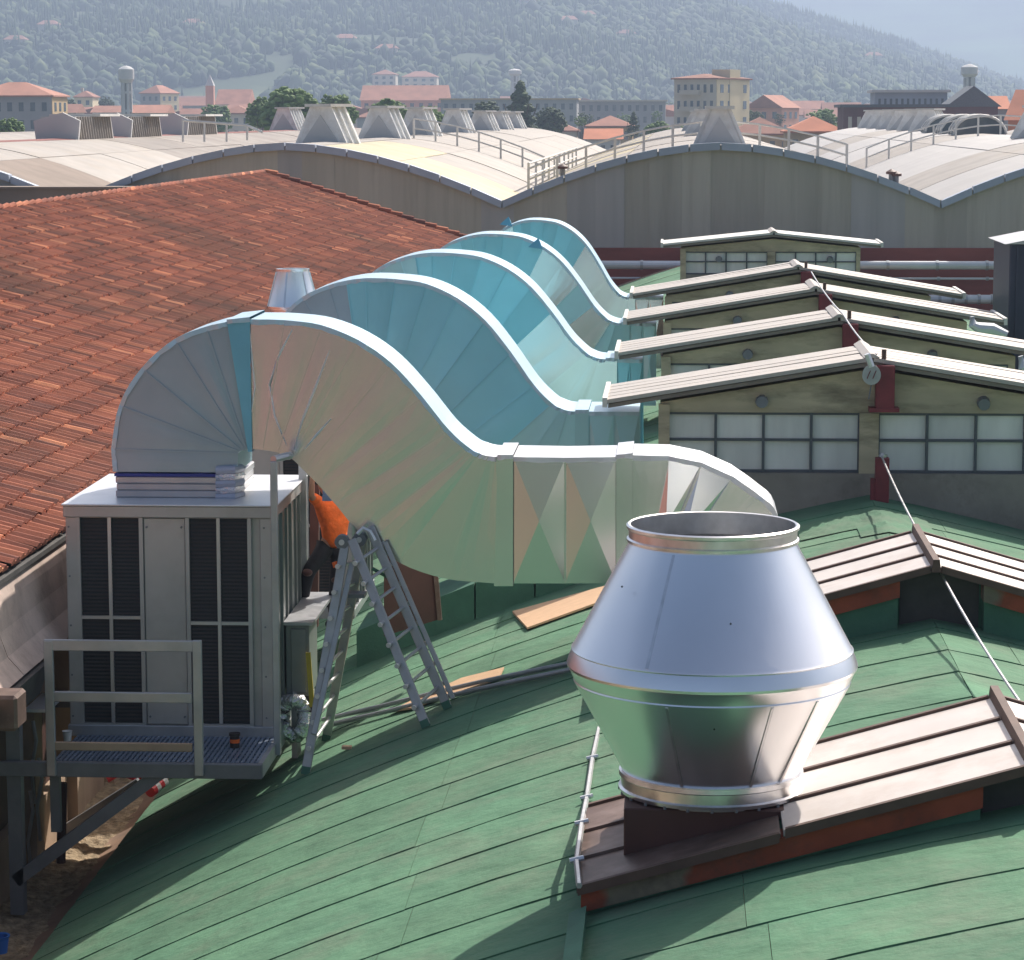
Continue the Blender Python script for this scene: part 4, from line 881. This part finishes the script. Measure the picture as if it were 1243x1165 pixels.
# ------------------------------------------------------------------ ducts
D1 = [((137,568),(288,568)), ((135,545),(289,550)), ((145,492),(291,548)), ((172,447),(294,547)), ((212,412),(297,546)), ((250,397),(299,545)),
      ((276,391),(301,545)), ((304,388),(306,545)), ((345,389),(318,546)), ((390,395),(336,549)), ((435,413),(353,556)), ((475,441),(368,570)), ((512,481),(386,588)),
      ((545,522),(408,613)), ((571,545),(438,648)), ((583,551),(485,683)), ((593,554),(540,702)), ((604,555),(600,708)), ((623,555),(623,708)), ((686,556),(686,708)),
      ((748,555),(748,708)), ((768,553),(768,708)), ((812,554),(780,710)), ((852,562),(790,714)), ((890,579),(798,720)), ((922,602),(803,727)), ((944,626),(806,738)), ((952,690),(806,765)), ((953,810),(806,830))]
def duct(label, Yf, dep, st, mats, top, wide=(), cross=(), start_z=None):
    q0 = P(*st[0][1], Yf); r0 = thing('air_duct', label, 'air duct', (q0.x, Yf+dep/2, q0.z), 'large rectangular air ducts side by side')
    pts = [(P(*o, Yf), P(*i, Yf)) for o, i in st]
    if start_z: pts[0] = tuple(Vector((q.x, q.y, start_z)) for q in pts[0])
    def cr(a, b, c, d, t): return .5*((2*b)+(c-a)*t+(2*a-5*b+4*c-d)*t*t+(3*b-3*c+d-a)*t**3)
    def sp(col, k, t):
        g_ = lambda j: pts[max(0, min(len(pts)-1, j))][col]
        if straight(k): return g_(k).lerp(g_(k+1), t)
        a = g_(k-1) if not straight(k-1) else g_(k)*2-g_(k+1); d = g_(k+2) if not straight(k+1) else g_(k+1)*2-g_(k)
        return cr(a, g_(k), g_(k+1), d, t)
    straight = lambda k: k in wide or k in cross or k == 0
    for k in range(len(pts)-1):
        (o0, i0), (o1, i1) = pts[k], pts[k+1]; mb = MB(); D = Vector((0, dep, 0))
        g = .025 if k in wide else 0
        s = Vector((0, -g, 0))
        A, Bq, C, Dq = o0, o1, i1, i0
        if g:   # flange band proud of the duct
            c = (A+Bq+C+Dq)/4; n1 = (A-Dq).normalized()*g
            A, Bq, C, Dq = A+n1+s, Bq+n1+s, C-n1+s, Dq-n1+s
        Dd = Vector((0, dep+2*g, 0)); fine = False
        cen = (A+Bq+C+Dq)/4+Vector((0, -.035, 0))
        if k in cross: cen.y = A.y-(.035 if k < 20 else .06)
        mid = lambda p, q, a=.5: p.lerp(q, a)
        m1 = mid(Dq, A, .55)+Vector((0, random.uniform(-.008, .008), 0)); m2 = mid(C, Bq, .55)+Vector((0, random.uniform(-.008, .008), 0))
        mb.cur = 0
        if k in cross: mb.add([A, Bq, C, Dq, cen], [(0,4,1),(1,4,2),(2,4,3),(3,4,0)])
        elif g: mb.add([A, Bq, C, Dq], [(0,3,2,1)])
        else:
            nn = 5; ns = 4; bul = random.uniform(-.004, .006); fine = True
            gr = [[sp(0, k, a_/ns).lerp(sp(1, k, a_/ns), b_/nn)+Vector((0, -bul*math.sin(math.pi*b_/nn)*math.sin(math.pi*a_/ns), 0)) for b_ in range(nn+1)] for a_ in range(ns+1)]
            for a_ in range(ns):
                for b_ in range(nn): mb.add([gr[a_][b_], gr[a_][b_+1], gr[a_+1][b_+1], gr[a_+1][b_]], [(0,1,2,3)])
        mb.add([A+Dd, Bq+Dd, C+Dd, Dq+Dd], [(0,1,2,3)])
        mb.cur = 2
        IN = [sp(1, k, j/4) for j in range(5)] if fine else [Dq, C]
        for j in range(len(IN)-1): mb.add([IN[j], IN[j+1], IN[j+1]+Dd, IN[j]+Dd], [(0,3,2,1)])
        mb.cur = 1; sub = 4; lip = []
        for j in range(sub+1):
            p = sp(0, k, j/sub) if fine else mid(A, Bq, j/sub); wob = random.uniform(0, .02) if 0 < j < sub else 0
            lip.append((p+Vector((0, -.004-wob, .006)), p+Dd+Vector((0, .004, .006)), p+Vector((0, -.006-wob, 0))+(Dq-A).normalized()*(.035+random.uniform(0, .02))))
        for j in range(sub):
            a0, b0, c0 = lip[j]; a1, b1, c1 = lip[j+1]; mb.add([a0, a1, b1, b0], [(0,1,2,3)]); mb.add([c0, c1, a1, a0], [(0,1,2,3)])
        mm = mats[min(k, len(mats)-1)]
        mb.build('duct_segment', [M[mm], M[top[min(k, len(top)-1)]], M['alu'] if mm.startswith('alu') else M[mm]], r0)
        if k and not g and (k-1) not in wide:   # gore seam
            n = (i0-o0); a_ = o0.lerp(i0, .03); b_ = o0.lerp(i0, .985)
            MB().bar(a_+Vector((0, -.008, 0)), b_+Vector((0, -.008, 0)), .016, .014, (0, 1, 0)).build('seam', M[mm], r0)
    for nm, (o, i) in (('end_plate', pts[-1]),):
        pass
    return r0
m1 = ['film_grey']*6+['film_blue']+['alu']*7+['alu_green']*20
t1 = ['film_top_sunlit']*7+['film_top_sunlit']*8+['galv_light']*20
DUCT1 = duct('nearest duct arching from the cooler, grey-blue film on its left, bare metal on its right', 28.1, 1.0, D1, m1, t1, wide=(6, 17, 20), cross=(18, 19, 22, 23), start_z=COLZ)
for line in ([(355,400),(338,432),(327,468),(333,505),(348,540)], [(400,425),(383,470),(367,510),(357,545)], [(402,508),(385,527),(370,545)], [(303,400),(306,440),(309,470),(305,500)]):
    MB().tube([P(x, y, 28.1)+Vector((0, -.004, 0)) for x, y in line], [.004]+[.013]*(len(line)-2)+[.004], 8).build('crease', M['galv_light'], DUCT1)
def duct_n(label, Yf, xc, yc, xv, yv, xend, mats, extra=None):
    s = 28.1/Yf; ax = (xv-xc)/(275*s)*s; ay = (yv-yc)/(160*s)*s; st = []
    for o, i in D1[:19]:
        st.append(((xc+(o[0]-300)*ax, yc+(o[1]-388)*ay), (xc+(i[0]-300)*ax, yc+(i[1]-388)*ay)))
    o, i = st[-1]; n = 2
    for k in range(1, n+1):
        x = o[0]+(xend-o[0])*k/n; st.append(((x, o[1]+(x-o[0])*.01), (x, i[1]+(x-i[0])*.01)))
    r = duct(label, Yf, 1.2, st, mats, ['film_top_sunlit'], wide=(17,), cross=(18, 19)); return r
duct_n('second duct, wholly wrapped in teal film, ending at the nearest monitor', 34.9, 441, 338, 674, 493, 776, ['film_grey']*6+['film_teal']*8+['film_teal2']*6+['film_teal']*4)
duct_n('third duct, teal on the arch and bare grey metal on the descent', 41.7, 521, 307, 715, 431, 780, ['film_teal2']*6+['film_teal']*6+['alu', 'alu', 'alu_green', 'alu_green', 'alu_green', 'alu_green', 'film_teal', 'film_teal', 'film_teal'])
duct_n('fourth duct, teal on top and pale grey-green on its lower half', 48.5, 586, 284, 738, 388, 796, ['film_teal']*10+['alu', 'alu', 'film_teal2', 'alu_green', 'alu_green', 'film_teal2', 'film_teal2', 'film_teal2'])
duct_n('farthest duct with brownish left end and teal crest beside the beige wall', 55.3, 642, 267, 752, 357, 805, ['alu']*5+['film_teal']*6+['alu']*20)
for lab, px, py, Y in (('loose tip of blue film sticking up from the farthest duct', 616, 270, 55.2), ('loose tip of blue film on the crest slope of the fourth duct', 652, 297, 48.4)):
    q = P(px, py, Y); r0 = thing('film_flap', lab, 'plastic film', q); s = .1
    mb = MB(); mb.add([q+Vector((-s*1.6, 0, -.04)), q+Vector((s, .02, -.08)), q+Vector((s*.6, .15, .02)), q+Vector((.02, .06, s*1.2)), q+Vector((-s, .2, 0))], [(0,1,3),(1,2,3),(2,4,3),(4,0,3)]); mb.build('film', M['film_blue' if Y > 40 else 'film_top_sunlit'], r0)

# ------------------------------------------------------------------ big double cone on the near skylight
cx, cy = .285, 19.3; zb = CAMZ-4.84
r0 = thing('metal_cone_vent', 'large shiny double-cone metal vent open at the top on the near skylight', 'roof vent', (cx, cy, zb))
MB().lathe((cx, cy), [(.625, zb), (.665, zb+.005), (.67, zb+.03), (.65, zb+.04), (.652, zb+.11), (.668, zb+.12), (.665, zb+.15), (.645, zb+.155)], 96).build('base_ring', M['cone2'], r0)
MB().lathe((cx, cy), [(.645, zb+.155), (.993, zb+.80), (1.0, zb+.815), (.996, zb+.825), (1.03, zb+.90), (1.042, zb+.915)], 96).build('lower_cone', M['cone'], r0)
MB().lathe((cx, cy), [(1.042, zb+.915), (1.046, zb+.935), (1.028, zb+.99), (1.008, zb+1.035), (1.014, zb+1.045), (1.0, zb+1.06), (.605, zb+1.80), (.60, zb+1.815)], 96).build('upper_cone', M['cone'], r0)
MB().lathe((cx, cy), [(.60, zb+1.815), (.615, zb+1.82), (.617, zb+1.84), (.603, zb+1.85), (.603, zb+1.905), (.618, zb+1.915), (.620, zb+1.935), (.605, zb+1.945), (.590, zb+1.94), (.588, zb+1.78)], 96).build('top_ring', M['cone2'], r0)
MB().lathe((cx, cy), [(.588, zb+1.78), (1.0, zb+.98), (.62, zb+.16), (.60, zb-.02)][::1], 64).build('inside_wall', M['inner'], r0)
MB().lathe((cx, cy), [(.62, zb+.2), (.01, zb+.2)], 48).build('damper', M['dark'], r0)
for t in (-2.05, .55, 2.6):
    c, s = math.cos(t), math.sin(t)
    MB().bar((cx+.603*c, cy+.603*s, zb+1.80), (cx+1.0*c, cy+1.0*s, zb+1.062), .022, .006, (c, s, .5)).build('seam', M['cone2'], r0)
for t in (-1.15, -1.9, -.75, 1.6):
    c, s = math.cos(t), math.sin(t)
    MB().bar((cx+.655*c, cy+.655*s, zb+.16), (cx+.995*c, cy+.995*s, zb+.80), .02, .006, (c, s, -.5)).build('seam', M['cone2'], r0)
for k in range(24):
    t = k*math.pi/12; MB().tube([(cx+.66*math.cos(t), cy+.66*math.sin(t), zb-.012), (cx+.66*math.cos(t), cy+.66*math.sin(t), zb+.01)], .012, 6).build('bolt', M['steel_dark'], r0)
for px, py in ((887, 757), (755, 712), (867, 885)):
    q = P(px, py, cy-.85); c = Vector((cx, cy, q.z)); d = q-c
    rad = np.interp(q.z-zb, [.155, .80, 1.06, 1.80], [.645, .993, 1.0, .605]); 
    best = min(((P(px, py, cy-t)) for t in np.arange(.5, 1.05, .005)), key=lambda w: abs(math.hypot(w.x-cx, w.y-cy)-np.interp(w.z-zb, [.155, .80, 1.06, 1.80], [.645, .993, 1.0, .605])))
    MB().tube([best+Vector((0, .01, 0)), best+Vector((0, -.006, 0))], .007, 6).build('rivet', M['dark'], r0)
base = thing('cone_curb', 'dark brown boxed curb carrying the big metal cone', 'curb', (cx, cy, zb-.5))
z0 = zb-.55
MB().box(cx-.62, cx+.66, cy-.56, cy+.6, z0, zb-.012).build('box', M['brown'], base, bevel=.01)
MB().box(cx+.50, cx+.68, cy-.62, cy+.5, z0+.1, zb-.013).build('end_flashing', M['sheet'], base)

# ------------------------------------------------------------------ platform of the near cooler
PY = 26.4; pl = thing('service_platform', 'galvanised steel service platform with guard rail in front of the near cooler', 'platform', (-5.2, PY, CAMZ-6.6))
A = P(60, 922, PY); Bx = P(318, 922, PY); zt = A.z-.02; x0, x1 = A.x, Bx.x
MB().box(P(-40, 925, PY).x, x1, PY-.03, PY+.05, zt-.15, zt).build('front_beam', M['steel_dark'], pl, bevel=.006)
MB().box(x1-.05, x1, PY+.05, 30.2, zt-.15, zt-.002).build('side_beam', M['steel'], pl)
MB().box(x0+.1, x1-.2, 27.45, 27.55, zt-.15, zt-.01).build('rear_beam', M['steel_dark'], pl)
MB().box(-7.0, x1-.06, 29.8, 29.95, zt-.2, zt-.03).build('rear_beam', M['steel_dark'], pl)
gb = MB(); x = x0+.03
while x < x1-.06: gb.box(x, x+.028, PY+.052, 30.0, zt-.035, zt+.004); x += .05
tag(gb.build('grating_bars', M['grating'], pl), kind='stuff')
gb = MB(); y = PY+.08
while y < 27.6: gb.box(x0+.02, x1-.06, y, y+.008, zt-.03, zt+.001); y += .12
tag(gb.build('grating_rods', M['grating'], pl), kind='stuff')
pb = lambda px, py: P(px, py, PY-.02)
for px in (60, 240):
    a = pb(px, 776); b = pb(px, 940); MB().box(a.x-.045, a.x+.045, PY-.09, PY-.035, b.z, a.z-.001).build('rail_post', M['steel'], pl, bevel=.006)
for y0, y1, m in ((775, 790, 'steel'), (838, 852, 'steel'), (899, 911, 'tan')):
    a = pb(60, y0); b = pb(240, y1); MB().box(a.x-.047 if y0 < 800 else a.x+.046, b.x+.047 if y0 < 800 else b.x-.046, PY-.085, PY-.04, b.z, a.z).build('guard_rail' if m == 'steel' else 'toe_board', M[m], pl, bevel=.006)
a = P(332, 560, 27.35); b = P(332, 916, 27.35); MB().box(a.x-.035, a.x+.035, 27.32, 27.39, b.z, a.z).build('upright_post', M['steel'], pl, bevel=.006)
MB().tube([a+Vector((0, 0, .02)), a+Vector((.1, .2, .03)), P(352, 553, 28.0)], .04, 8).build('post_clamp', M['galv'], pl)
a = P(367, 556, 29.6); b = P(367, 900, 29.6); MB().box(a.x-.04, a.x+.04, 29.57, 29.64, b.z, a.z).build('upright_post', M['steel'], pl)
# bracket below
a = P(17, 880, 26.5); b = P(17, 1108, 26.5); MB().box(a.x-.07, a.x+.07, 26.43, 26.57, b.z, a.z).build('bracket_post', M['steel_dark'], pl)
MB().bar(P(20, 1068, 26.48), P(205, 930, 26.48), .13, .1, (0, 1, 0)).build('bracket_brace', M['steel_dark'], pl)
MB().bar(P(28, 1040, 29.5), P(170, 950, 29.5), .12, .1, (0, 1, 0)).build('bracket_brace', M['steel_dark'], pl)
a = P(66, 940, 26.6); b = P(66, 1010, 26.6); MB().box(a.x-.05, a.x+.05, 26.6, 26.68, b.z, a.z).build('bracket_post', M['steel_dark'], pl)
a = P(38, 862, 27.2); MB().box(a.x-.05, a.x+.2, 27.1, 27.9, a.z, a.z+.03).build('cable_tray', M['galv_light'], pl)
for px, py in ((40, 875), (47, 920), (36, 960)):
    MB().tube([P(px, py, 27.5), P(px+4, py+24, 27.5), P(px-2, py+60, 27.5), P(px+2, py+100, 27.6)], .02, 6).build('cable', M['galv'], pl)
MB().tube([P(74, 1047, 27.8), P(76, 950, 27.8)], .05, 8).build('down_pipe', M['brown'], pl)
q = P(285, 902, 27.1); z = zt+.005; r0 = thing('small_can', 'small black can with orange band on the grating in front of the cooler', 'can', (q.x, q.y, z))
MB().lathe((q.x, q.y), [(.001, z), (.05, z), (.05, z+.05), (.05, z+.12), (.06, z+.125), (.06, z+.15), (.001, z+.152)], 16).build('can_body', M['boot'], r0)
MB().lathe((q.x, q.y), [(.0515, z+.05), (.0515, z+.09)], 16).build('band', M['orange'], r0)
q = P(82, 902, 27.3); r0 = thing('small_pot', 'tiny pale plastic pot at the left end of the grating', 'pot', (q.x, q.y, z)); MB().lathe((q.x, q.y), [(.001, z), (.04, z), (.05, z+.1), (.055, z+.105), (.045, z+.1), (.001, z+.08)], 14).build('pot_body', M['white'], r0)

# equipment on the right side of the near cooler
a = P(345, 758, 28.1); b = P(376, 845, 28.1); r0 = thing('control_box', 'grey-green control box mounted between the near cooler and the ladder', 'electrical box', (a.x, 28.3, b.z))
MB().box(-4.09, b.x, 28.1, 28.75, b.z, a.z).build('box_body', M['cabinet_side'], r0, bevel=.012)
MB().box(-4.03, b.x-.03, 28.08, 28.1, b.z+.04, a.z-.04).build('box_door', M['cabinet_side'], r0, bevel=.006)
MB().box(-4.1, b.x+.05, 28.05, 29.9, a.z+.001, a.z+.035).build('shelf', M['steel'], r0)
MB().box(-4.05, -3.99, 28.2, 28.5, b.z-.7, b.z-.001).build('leg', M['steel'], r0); MB().box(b.x-.06, b.x, 28.2, 28.5, zr(b.x), b.z-.001).build('leg', M['steel'], r0)
q = P(356, 871, 28.0); r0 = thing('foil_hose', 'coil of crumpled silver foil hose hanging below the control box', 'hose', q)
mb = MB(); n = 26; ring = [q+Vector((.12*math.cos(t), .03*math.sin(3*t), .2*math.sin(t))) for t in np.linspace(.3, 6.5, n)]
mb.tube(ring, [.075+.014*(k % 2) for k in range(n)], 12); mb.build('hose_coil', M['foil'], r0)
mb = MB(); ring = [q+Vector((.02+.15*math.cos(t), .18+.03*math.sin(2*t), .24*math.sin(t))) for t in np.linspace(0, 6.28, 24)]; mb.tube(ring, .028, 8); mb.build('cable_coil', M['boot'], r0)
r0 = thing('folding_rule', 'yellow stick leaning upright beside the control box', 'stick', P(376, 850, 28.0)); MB().bar(P(374, 792, 28.0), P(379, 858, 28.0), .05, .03).build('stick', M['yellow'], r0)

# dark brown box below the ducts
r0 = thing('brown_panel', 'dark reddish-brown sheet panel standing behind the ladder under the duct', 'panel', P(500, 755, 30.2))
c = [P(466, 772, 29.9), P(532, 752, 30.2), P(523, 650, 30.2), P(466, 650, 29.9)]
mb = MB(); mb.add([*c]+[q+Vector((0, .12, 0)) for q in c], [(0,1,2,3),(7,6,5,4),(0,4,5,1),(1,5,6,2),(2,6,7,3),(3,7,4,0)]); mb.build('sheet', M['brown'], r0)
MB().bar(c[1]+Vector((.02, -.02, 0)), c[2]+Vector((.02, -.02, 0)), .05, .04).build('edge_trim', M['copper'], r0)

# planks and pipes lying on the roof
def on_roof_poly(name, label, cat, pix, th, mt):
    p = [RP(*q)+Vector((0, 0, .03)) for q in pix]; r0 = thing(name, label, cat, p[0]); mb = MB(); n = len(p)
    mb.add(p+[q+Vector((0, 0, th)) for q in p], [tuple(range(n-1, -1, -1)), tuple(range(n, 2*n))]+[(i, (i+1)%n, (i+1)%n+n, i+n) for i in range(n)]); mb.build('board', M[mt], r0); return r0
on_roof_poly('plywood_board', 'broad fresh plywood board lying on the green roof left of the cone', 'board', [(640, 767), (735, 733), (735, 716), (622, 747)], .025, 'wood')
on_roof_poly('plywood_board', 'narrow fresh plywood strip lying on the roof behind the pipes', 'board', [(474, 868), (500, 864), (606, 828), (612, 815), (560, 828), (498, 856)], .02, 'wood')
for lab, dy in (('farther of two thin grey pipes lying from the ladder to the skylight', 0), ('nearer of two thin grey pipes lying from the ladder to the skylight', 8)):
    a = RP(392, 884+dy)+Vector((0, 0, .1)); b = RP(696, 811+dy)+Vector((0, 0, .06)); r0 = thing('steel_pipe', lab, 'pipe', a)
    pts = [a.lerp(b, k/8) for k in range(9)]; pts = [Vector((q.x, q.y, max(q.z, zr(q.x)+.055))) for q in pts]; MB().tube(pts, .026, 8).build('pipe', M['steel'], r0)
a = RP(530, 706)+Vector((0, 0, .2)); b = RP(600, 697)+Vector((0, 0, .2)); r0 = thing('steel_pipe', 'grey pipe at the shaded roof edge beneath the near duct', 'pipe', a); MB().tube([a, b], .05, 8).build('pipe', M['steel'], r0)
q = RP(421, 911); r0 = thing('offcut', 'tiny pale wood offcut on the roof near the ladder feet', 'offcut', q); MB().box(q.x-.05, q.x+.05, q.y-.04, q.y+.04, q.z+.02, q.z+.05).build('chip', M['wood'], r0)

# ------------------------------------------------------------------ ladder
ld = thing('step_ladder', 'open aluminium folding ladder standing on the green roof below the duct', 'ladder', RP(440, 900))
def foot(px, py): q = RP(px, py); return q+Vector((0, 0, .03))
RL = [(foot(371, 941), P(420, 655, 27.75)), (foot(396, 900), P(441, 652, 28.05)), (foot(517, 884), P(427, 655, 27.72)), (foot(543, 861), P(449, 640, 28.05))]
def rail(a, b, w=.075, d=.05, name='rail'):
    o = MB().bar(a, b, w, d, (0, 1, 0)).build(name, M['ladder'], ld, bevel=.006); return o
for a, b in RL: rail(a, b, .095, .05)
for i, j in ((0, 1), (2, 3)):
    a0, a1 = RL[i]; b0, b1 = RL[j]; n = 9
    for k in range(1, n):
        p = a0.lerp(a1, k/n); q = b0.lerp(b1, k/n); d = (q-p).normalized()*.09
        MB().tube([p-d, q+d], .018, 8).build('rung', M['galv'], ld)
        for e, s in ((p-d, -1), (q+d, 1)): MB().tube([e, e+d*.25*s], .026, 8).build('rung_end', M['white'], ld)
# outer telescoping half on the right, slightly offset
a = RL[3][0]+Vector((.10, -.02, .0)); b = RL[3][1]+Vector((.16, -.02, -.15)); rail(a.lerp(b, .05), b, .05, .04, 'outer_rail')
a2 = RL[2][0]+Vector((.13, .3, .1)); b2 = RL[2][1]+Vector((.13, .25, -.1))
a = RL[0][0]+Vector((.09, .0, .4)); b = RL[0][1]+Vector((.06, 0, -.25)); rail(a, b, .06, .04, 'inner_rail')
for q in (RL[0][1], RL[1][1]):
    MB().tube([q+Vector((-.04, -.05, -.02)), q+Vector((-.04, .05, -.02))], .075, 14).build('hinge', M['steel_dark'], ld)
    MB().tube([q+Vector((-.04, -.07, -.02)), q+Vector((-.04, -.05, -.02))], .03, 10).build('hinge_pin', M['white'], ld)
MB().box(RL[0][1].x-.02, RL[2][1].x+.12, 27.78, 28.0, RL[0][1].z-.62, RL[0][1].z-.58).build('spreader', M['steel_dark'], ld)
MB().tube([P(434, 648, 27.9), P(441, 641, 27.9), P(449, 645, 27.9), P(455, 656, 27.9)], .022, 8).build('grab_bar', M['galv_light'], ld)
for (a, b) in RL: MB().bar(a+(b-a).normalized()*-.02, a+(b-a).normalized()*.06, .09, .06, (0, 1, 0)).build('rubber_foot', M['green_dark'], ld)
MB().tube([P(406, 682, 27.68), P(408, 688, 27.68)], .03, 8).build('red_catch', M['orange'], ld)
MB().tube([P(452, 690, 28), P(470, 700, 28)], .02, 6).build('tie', M['green_dark'], ld)

# ------------------------------------------------------------------ person
def skin(name, verts, edges, radii, mt, parent, sub=2, root=0):
    me = bpy.data.meshes.new(name); off = root_loc(parent); me.from_pydata([tuple(Vector(v)-off) for v in verts], edges, []); me.materials.append(M[mt])
    o = bpy.data.objects.new(name, me); COL.objects.link(o)
    if parent: o.parent = parent
    s = o.modifiers.new('skin', 'SKIN'); s.use_smooth_shade = True
    for i, r in enumerate(radii): me.skin_vertices[0].data[i].radius = (r, r) if not isinstance(r, tuple) else r
    me.skin_vertices[0].data[root].use_root = True
    m_ = o.modifiers.new('sub', 'SUBSURF'); m_.levels = sub; m_.render_levels = sub; return o
YP = 29.75
pp = lambda px, py, dy=0: P(px, py, YP+dy)
pe = thing('person', 'worker in orange shirt and black trousers reaching up under the near duct', 'person', pp(400, 758))
pel = pp(405, 655); chest = pp(408, 622, -.03); neck = pp(397, 599, -.05); head = pp(391, 583, -.08)
shL = pp(388, 609, -.05); elL = pp(378, 603, -.3); haL = pp(379, 574, -.36)
shR = pp(427, 612, 0); elR = pp(424, 590, -.2); haR = pp(404, 566, -.25)
hipL = pp(396, 663, -.03); knL = pp(374, 695, -.22); anL = pp(366, 742, -.1); toL = pp(360, 752, -.35)
hipR = pp(413, 663, .03); knR = pp(408, 704, -.05); anR = pp(404, 752, .05); toR = pp(398, 758, -.18)
verts = [pel, chest, neck, head, shL, elL, haL, shR, elR, haR, hipL, knL, anL, toL, hipR, knR, anR, toR]
skin('body', verts, [(0,1),(1,2),(2,3),(1,4),(4,5),(5,6),(1,7),(7,8),(8,9),(0,10),(10,11),(11,12),(12,13),(0,14),(14,15),(15,16),(16,17)],
     [.085, .09, .05, .09, .045, .038, .026, .055, .038, .026, .085, .055, .035, .03, .085, .055, .035, .03], 'skin', pe)
skin('shirt', [pel+Vector((0, 0, -.13)), (pel+chest)/2, chest, pp(398, 603, -.04), shL, (shL+elL)/2, elL.lerp(shL, .1), shR, (shR+elR)/2, elR.lerp(shR, .1)],
     [(0,1),(1,2),(2,3),(2,4),(4,5),(5,6),(2,7),(7,8),(8,9)], [.15, .145, .15, .075, .085, .072, .062, .085, .072, .062], 'orange', pe)
skin('trousers', [pel+Vector((0, 0, .02)), hipL, (hipL+knL)/2, knL, anL+Vector((0, 0, .04)), hipR, (hipR+knR)/2, knR, anR+Vector((0, 0, .04))], [(0,1),(1,2),(2,3),(3,4),(0,5),(5,6),(6,7),(7,8)], [.13, .105, .095, .082, .06, .105, .098, .082, .062], 'trouser', pe)
for an, to in ((anL, toL), (anR, toR)):
    skin('boot', [an+Vector((0, 0, .05)), an+Vector((0, 0, -.02)), an.lerp(to, .55), to], [(0,1),(1,2),(2,3)], [.055, .06, .05, .042], 'boot', pe)
    
skin('knee_pad', [knL+Vector((0, -.05, .06)), knL+Vector((0, -.06, -.04))], [(0,1)], [.07, .065], 'brown', pe)
skin('knee_pad', [knR+Vector((0, -.05, .05)), knR+Vector((0, -.06, -.03))], [(0,1)], [.06, .055], 'brown', pe)
MB().lathe((head.x, head.y+.015), [(.001, head.z+.125), (.06, head.z+.11), (.095, head.z+.06), (.1, head.z+.0), (.085, head.z-.04)], 20).build('hair', M['hair'], pe)
for s in (-1, 1):
    MB().lathe((head.x+s*.032, head.y-.088), [(.001, head.z-.01), (.011, head.z), (.001, head.z+.01)], 10).build('eye', M['white'], pe)
MB().hexa([(head.x-.014, head.y-.088, head.z-.035), (head.x+.014, head.y-.088, head.z-.035), (head.x+.014, head.y-.07, head.z-.035), (head.x-.014, head.y-.07, head.z-.035),
    (head.x-.006, head.y-.092, head.z+.01), (head.x+.006, head.y-.092, head.z+.01), (head.x+.006, head.y-.07, head.z+.01), (head.x-.006, head.y-.07, head.z+.01)]).build('nose', M['skin'], pe)
for h, e in ((haL, elL), (haR, elR)):
    d = (h-e).normalized(); side = d.cross(Vector((0, 1, 0))).normalized(); up = Vector((0, -1, 0))
    palm = h+d*.05
    for k, ln in enumerate((.07, .08, .085, .07)):
        b0 = palm+side*((k-1.5)*.021); skin('finger', [b0, b0+d*ln*.55+up*.008, b0+d*ln*.85+up*.035], [(0,1),(1,2)], [.010, .009, .007], 'skin', pe, 1)
    b0 = h+d*.015-side*.03; skin('thumb', [b0, b0-side*.03+d*.03, b0-side*.03+d*.055+up*.02], [(0,1),(1,2)], [.012, .010, .008], 'skin', pe, 1)
    skin('palm', [h, palm], [(0,1)], [(.03, .022), (.042, .018)], 'skin', pe, 1)
r0 = thing('blue_cloth_strip', 'narrow blue cloth strip hanging above the worker under the duct', 'cloth', pp(394, 600, -.35))
mb = MB(); a = pp(394, 575, -.4); 
for k in range(5): z0 = a.z-k*.06; w = .045+.008*math.sin(k*2); mb.box(a.x-w+.006*k, a.x+w+.006*k, a.y+.01*math.sin(k), a.y+.012+.01*math.sin(k), z0-.0599, z0)
mb.build('cloth', M['jean'], r0)
r0 = thing('timber_prop', 'reddish brown upright timber behind the worker below the duct', 'timber', pp(384, 760, .5)); MB().bar(pp(383, 548, .55), pp(381, 760, .55), .1, .1, (0, 1, 0)).build('timber', M['brown'], r0)

# ------------------------------------------------------------------ haze
hz = MB().box(-3200, 5700, -4, 8300, -12, 545).build('haze', None) if False else None
me = bpy.data.meshes.new('haze'); mb = MB().box(-3300, 5800, -6, 8400, -12, 540)
me.from_pydata(mb.v, [], mb.f); H = bpy.data.objects.new('haze', me); COL.objects.link(H); H['kind'] = 'stuff'; H['label'] = 'pale blue summer haze filling the air over the town and hills'
hm = bpy.data.materials.new('haze'); hm.use_nodes = True; N = hm.node_tree.nodes; N.clear(); out = N.new('ShaderNodeOutputMaterial'); pv = N.new('ShaderNodeVolumePrincipled')
pv.inputs['Color'].default_value = (.58, .73, 1, 1); pv.inputs['Density'].default_value = .00034; pv.inputs['Anisotropy'].default_value = .2
hm.node_tree.links.new(pv.outputs[0], out.inputs['Volume']); me.materials.append(hm)
